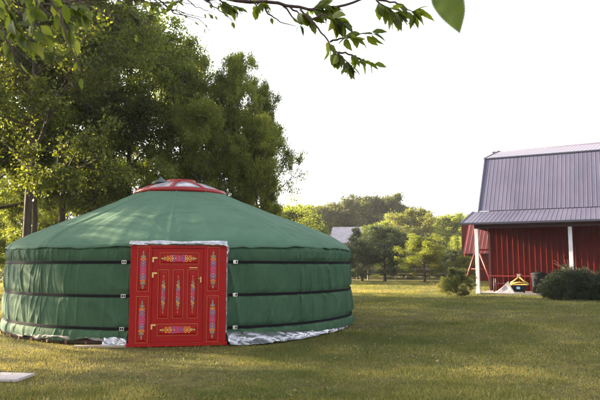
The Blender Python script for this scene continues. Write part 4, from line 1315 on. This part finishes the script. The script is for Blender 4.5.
def overhang():
    rng = random.Random(12)
    base = Vector((-4.6, 1.6, 0))
    t = empty('overhanging_tree', base); tag(t, 'tree whose leafy branches hang into the top of the picture close overhead', 'tree')
    wd = MB(); lf = MB()
    def P(px, py, Y): return Vector(at(px, py, Y)) - base
    trunk = [Vector((0, 0, -.1)), Vector((.05, .02, 1.2)), Vector((.12, .1, 2.4)), Vector((.3, .15, 3.6)), Vector((.35, .2, 5.0))]
    wd.tube(trunk, [.24, .19, .16, .13, .08], 12)
    def twig(pts, r0, r1, n=6):
        # subdivide with jitter
        out = []
        for a, b in zip(pts[:-1], pts[1:]):
            for k in range(4):
                q = a.lerp(b, k/4); j = (b-a).length*.035
                out.append(q + (Vector((rng.gauss(0, j), rng.gauss(0, j), rng.gauss(0, j))) if k else Vector()))
        out.append(pts[-1])
        m = len(out); wd.tube(out, [r0+(r1-r0)*i/(m-1) for i in range(m)], n)
        return out
    def leaves(line, cnt, l0, l1, lo=.2, spread=.9, fwd=None):
        for _ in range(cnt):
            f = rng.uniform(lo, 1)*(len(line)-1); i = min(int(f), len(line)-2)
            p = line[i].lerp(line[i+1], f-i)
            d = (line[i+1]-line[i]).normalized()
            dd = d*.7 + Vector((rng.gauss(0, spread*.7), rng.gauss(0, spread*.5), rng.gauss(-.55, .4)))
            dd.normalize(); pet = p + dd*rng.uniform(.012, .03)
            wd.tube([p, pet], .0012, 3)
            n_ = Vector((rng.gauss(0, .7), rng.gauss(-.5, .5), rng.gauss(.7, .4)))
            l = rng.uniform(l0, l1)
            big_leaf(lf, pet, dd, n_, l, l*rng.uniform(.40, .58), rng.uniform(.05, .3))
    # main branch crossing the top, from the trunk, above the picture, dipping in
    A = [trunk[3], P(-60, -120, 2.6), P(90, -60, 3.3), P(190, -6, 3.9), P(250, 2, 4.1), P(300, 7, 4.2), P(345, 5, 4.2), P(372, -8, 4.2), P(400, -40, 4.3)]
    main = twig(A, .023, .006, 8)
    # hanging twigs and drooping sprays (from the photo's silhouette)
    S = [([(300, 9), (318, 28), (330, 45), (345, 60), (352, 66)], 15, .07, .10, .35),
         ([(330, 42), (345, 38), (360, 34), (372, 33)], 7, .08, .115, .3),
         ([(338, 52), (352, 55), (362, 60), (372, 64)], 6, .07, .10, .3),
         ([(312, 20), (322, 14), (336, 18), (346, 24)], 12, .08, .12, .2),
         ([(305, 9), (314, 8), (330, 5)], 14, .08, .12, .2),
         ([(290, 7), (303, 16), (312, 18)], 9, .08, .11, .2),
         ([(283, 6), (296, 20), (300, 24)], 3, .05, .08, .2),
         ([(262, 3), (268, 14), (280, 22), (296, 26)], 1, .04, .06, .2),
         ([(372, -8), (378, 2), (390, 10), (398, 14)], 12, .09, .13, .3),
         ([(378, 0), (395, 2), (408, 10), (416, 12)], 7, .09, .12, .3),
         ([(190, -6), (178, 2), (165, 3), (150, 2)], 6, .06, .08, .2),
         ([(215, -3), (224, 3), (235, 6)], 14, .05, .08, .2),
         ([(250, 0), (256, 5), (262, 2)], 6, .06, .09, .2)]
    for pts, cnt, l0, l1, lo in S:
        Y = 4.1+rng.uniform(-.12, .15)
        ln = twig([P(x, y, Y) for x, y in pts], .009, .0025, 5)
        leaves(ln, int(cnt*2.2), l0*1.05, l1*1.1, lo, .7)
    # dead withered leaves on the main branch
    # a low branch over the upper corner with larger leaves
    B = [trunk[2]+Vector((.05, .03, .6)), P(-170, -40, 2.2), P(-70, -40, 2.5), P(10, -25, 2.8), P(60, -12, 2.9)]
    br = twig(B, .05, .008, 8)
    for pts, cnt, l0, l1 in (([(-10, -25), (5, 5), (18, 30), (30, 40)], 26, .07, .11), ([(20, -20), (30, 5), (38, 25), (44, 38)], 24, .07, .11), ([(40, -15), (55, 8), (66, 20), (72, 34)], 16, .065, .10),
                             ([(55, -12), (68, 2), (78, 10), (84, 12)], 14, .065, .10), ([(0, -20), (-4, 10), (6, 40), (20, 60)], 8, .06, .08),
                             ([(60, 10), (66, 35), (74, 55), (82, 78)], 5, .04, .06)):
        Y = 2.9+rng.uniform(-.2, .3)
        ln = twig([P(x, y, Y) for x, y in pts], .008, .002, 5)
        leaves(ln, cnt, l0, l1, .1, .8)
    # fine dark bare twigs across the upper-left corner
    for k in range(26):
        x0 = rng.uniform(-20, 190); y0 = rng.uniform(-25, 5); Y = rng.uniform(3.2, 5.2)
        q = [(x0, y0)]; dx, dy = rng.uniform(8, 34), rng.uniform(-2, 16)
        for _ in range(3): q.append((q[-1][0]+dx*rng.uniform(.6, 1.3), q[-1][1]+dy*rng.uniform(.4, 1.6)))
        ln = twig([P(x, y, Y) for x, y in q], .007, .002, 4)
        leaves(ln, 5, .03, .055, .3, .8)
    # the single close leaf
    C = [A[3].lerp(A[2], .3), P(330, -260, 1.6), P(420, -120, 1.3), P(434, -30, 1.25), P(436, -12, 1.25)]
    twig(C, .012, .002, 6)
    lone = MB()
    big_leaf(lone, P(436, -16, 1.25), P(461, 32, 1.25)-P(436, -16, 1.25), Vector((.15, -1, .25)), .125, .082, .05, True)
    wd.build('trunk', M['twig'], t)
    lo_ = lone.build('leaf', L['lone'], t)
    o = lf.build('leaves', L['near'], t)
    at_ = o.data.attributes.new("rnd", 'FLOAT', 'FACE')
    nf = len(o.data.polygons); per = 32
    at_.data.foreach_set("value", np.repeat(np.random.default_rng(3).random(nf//per+1), per)[:nf].astype(np.float32))
overhang()
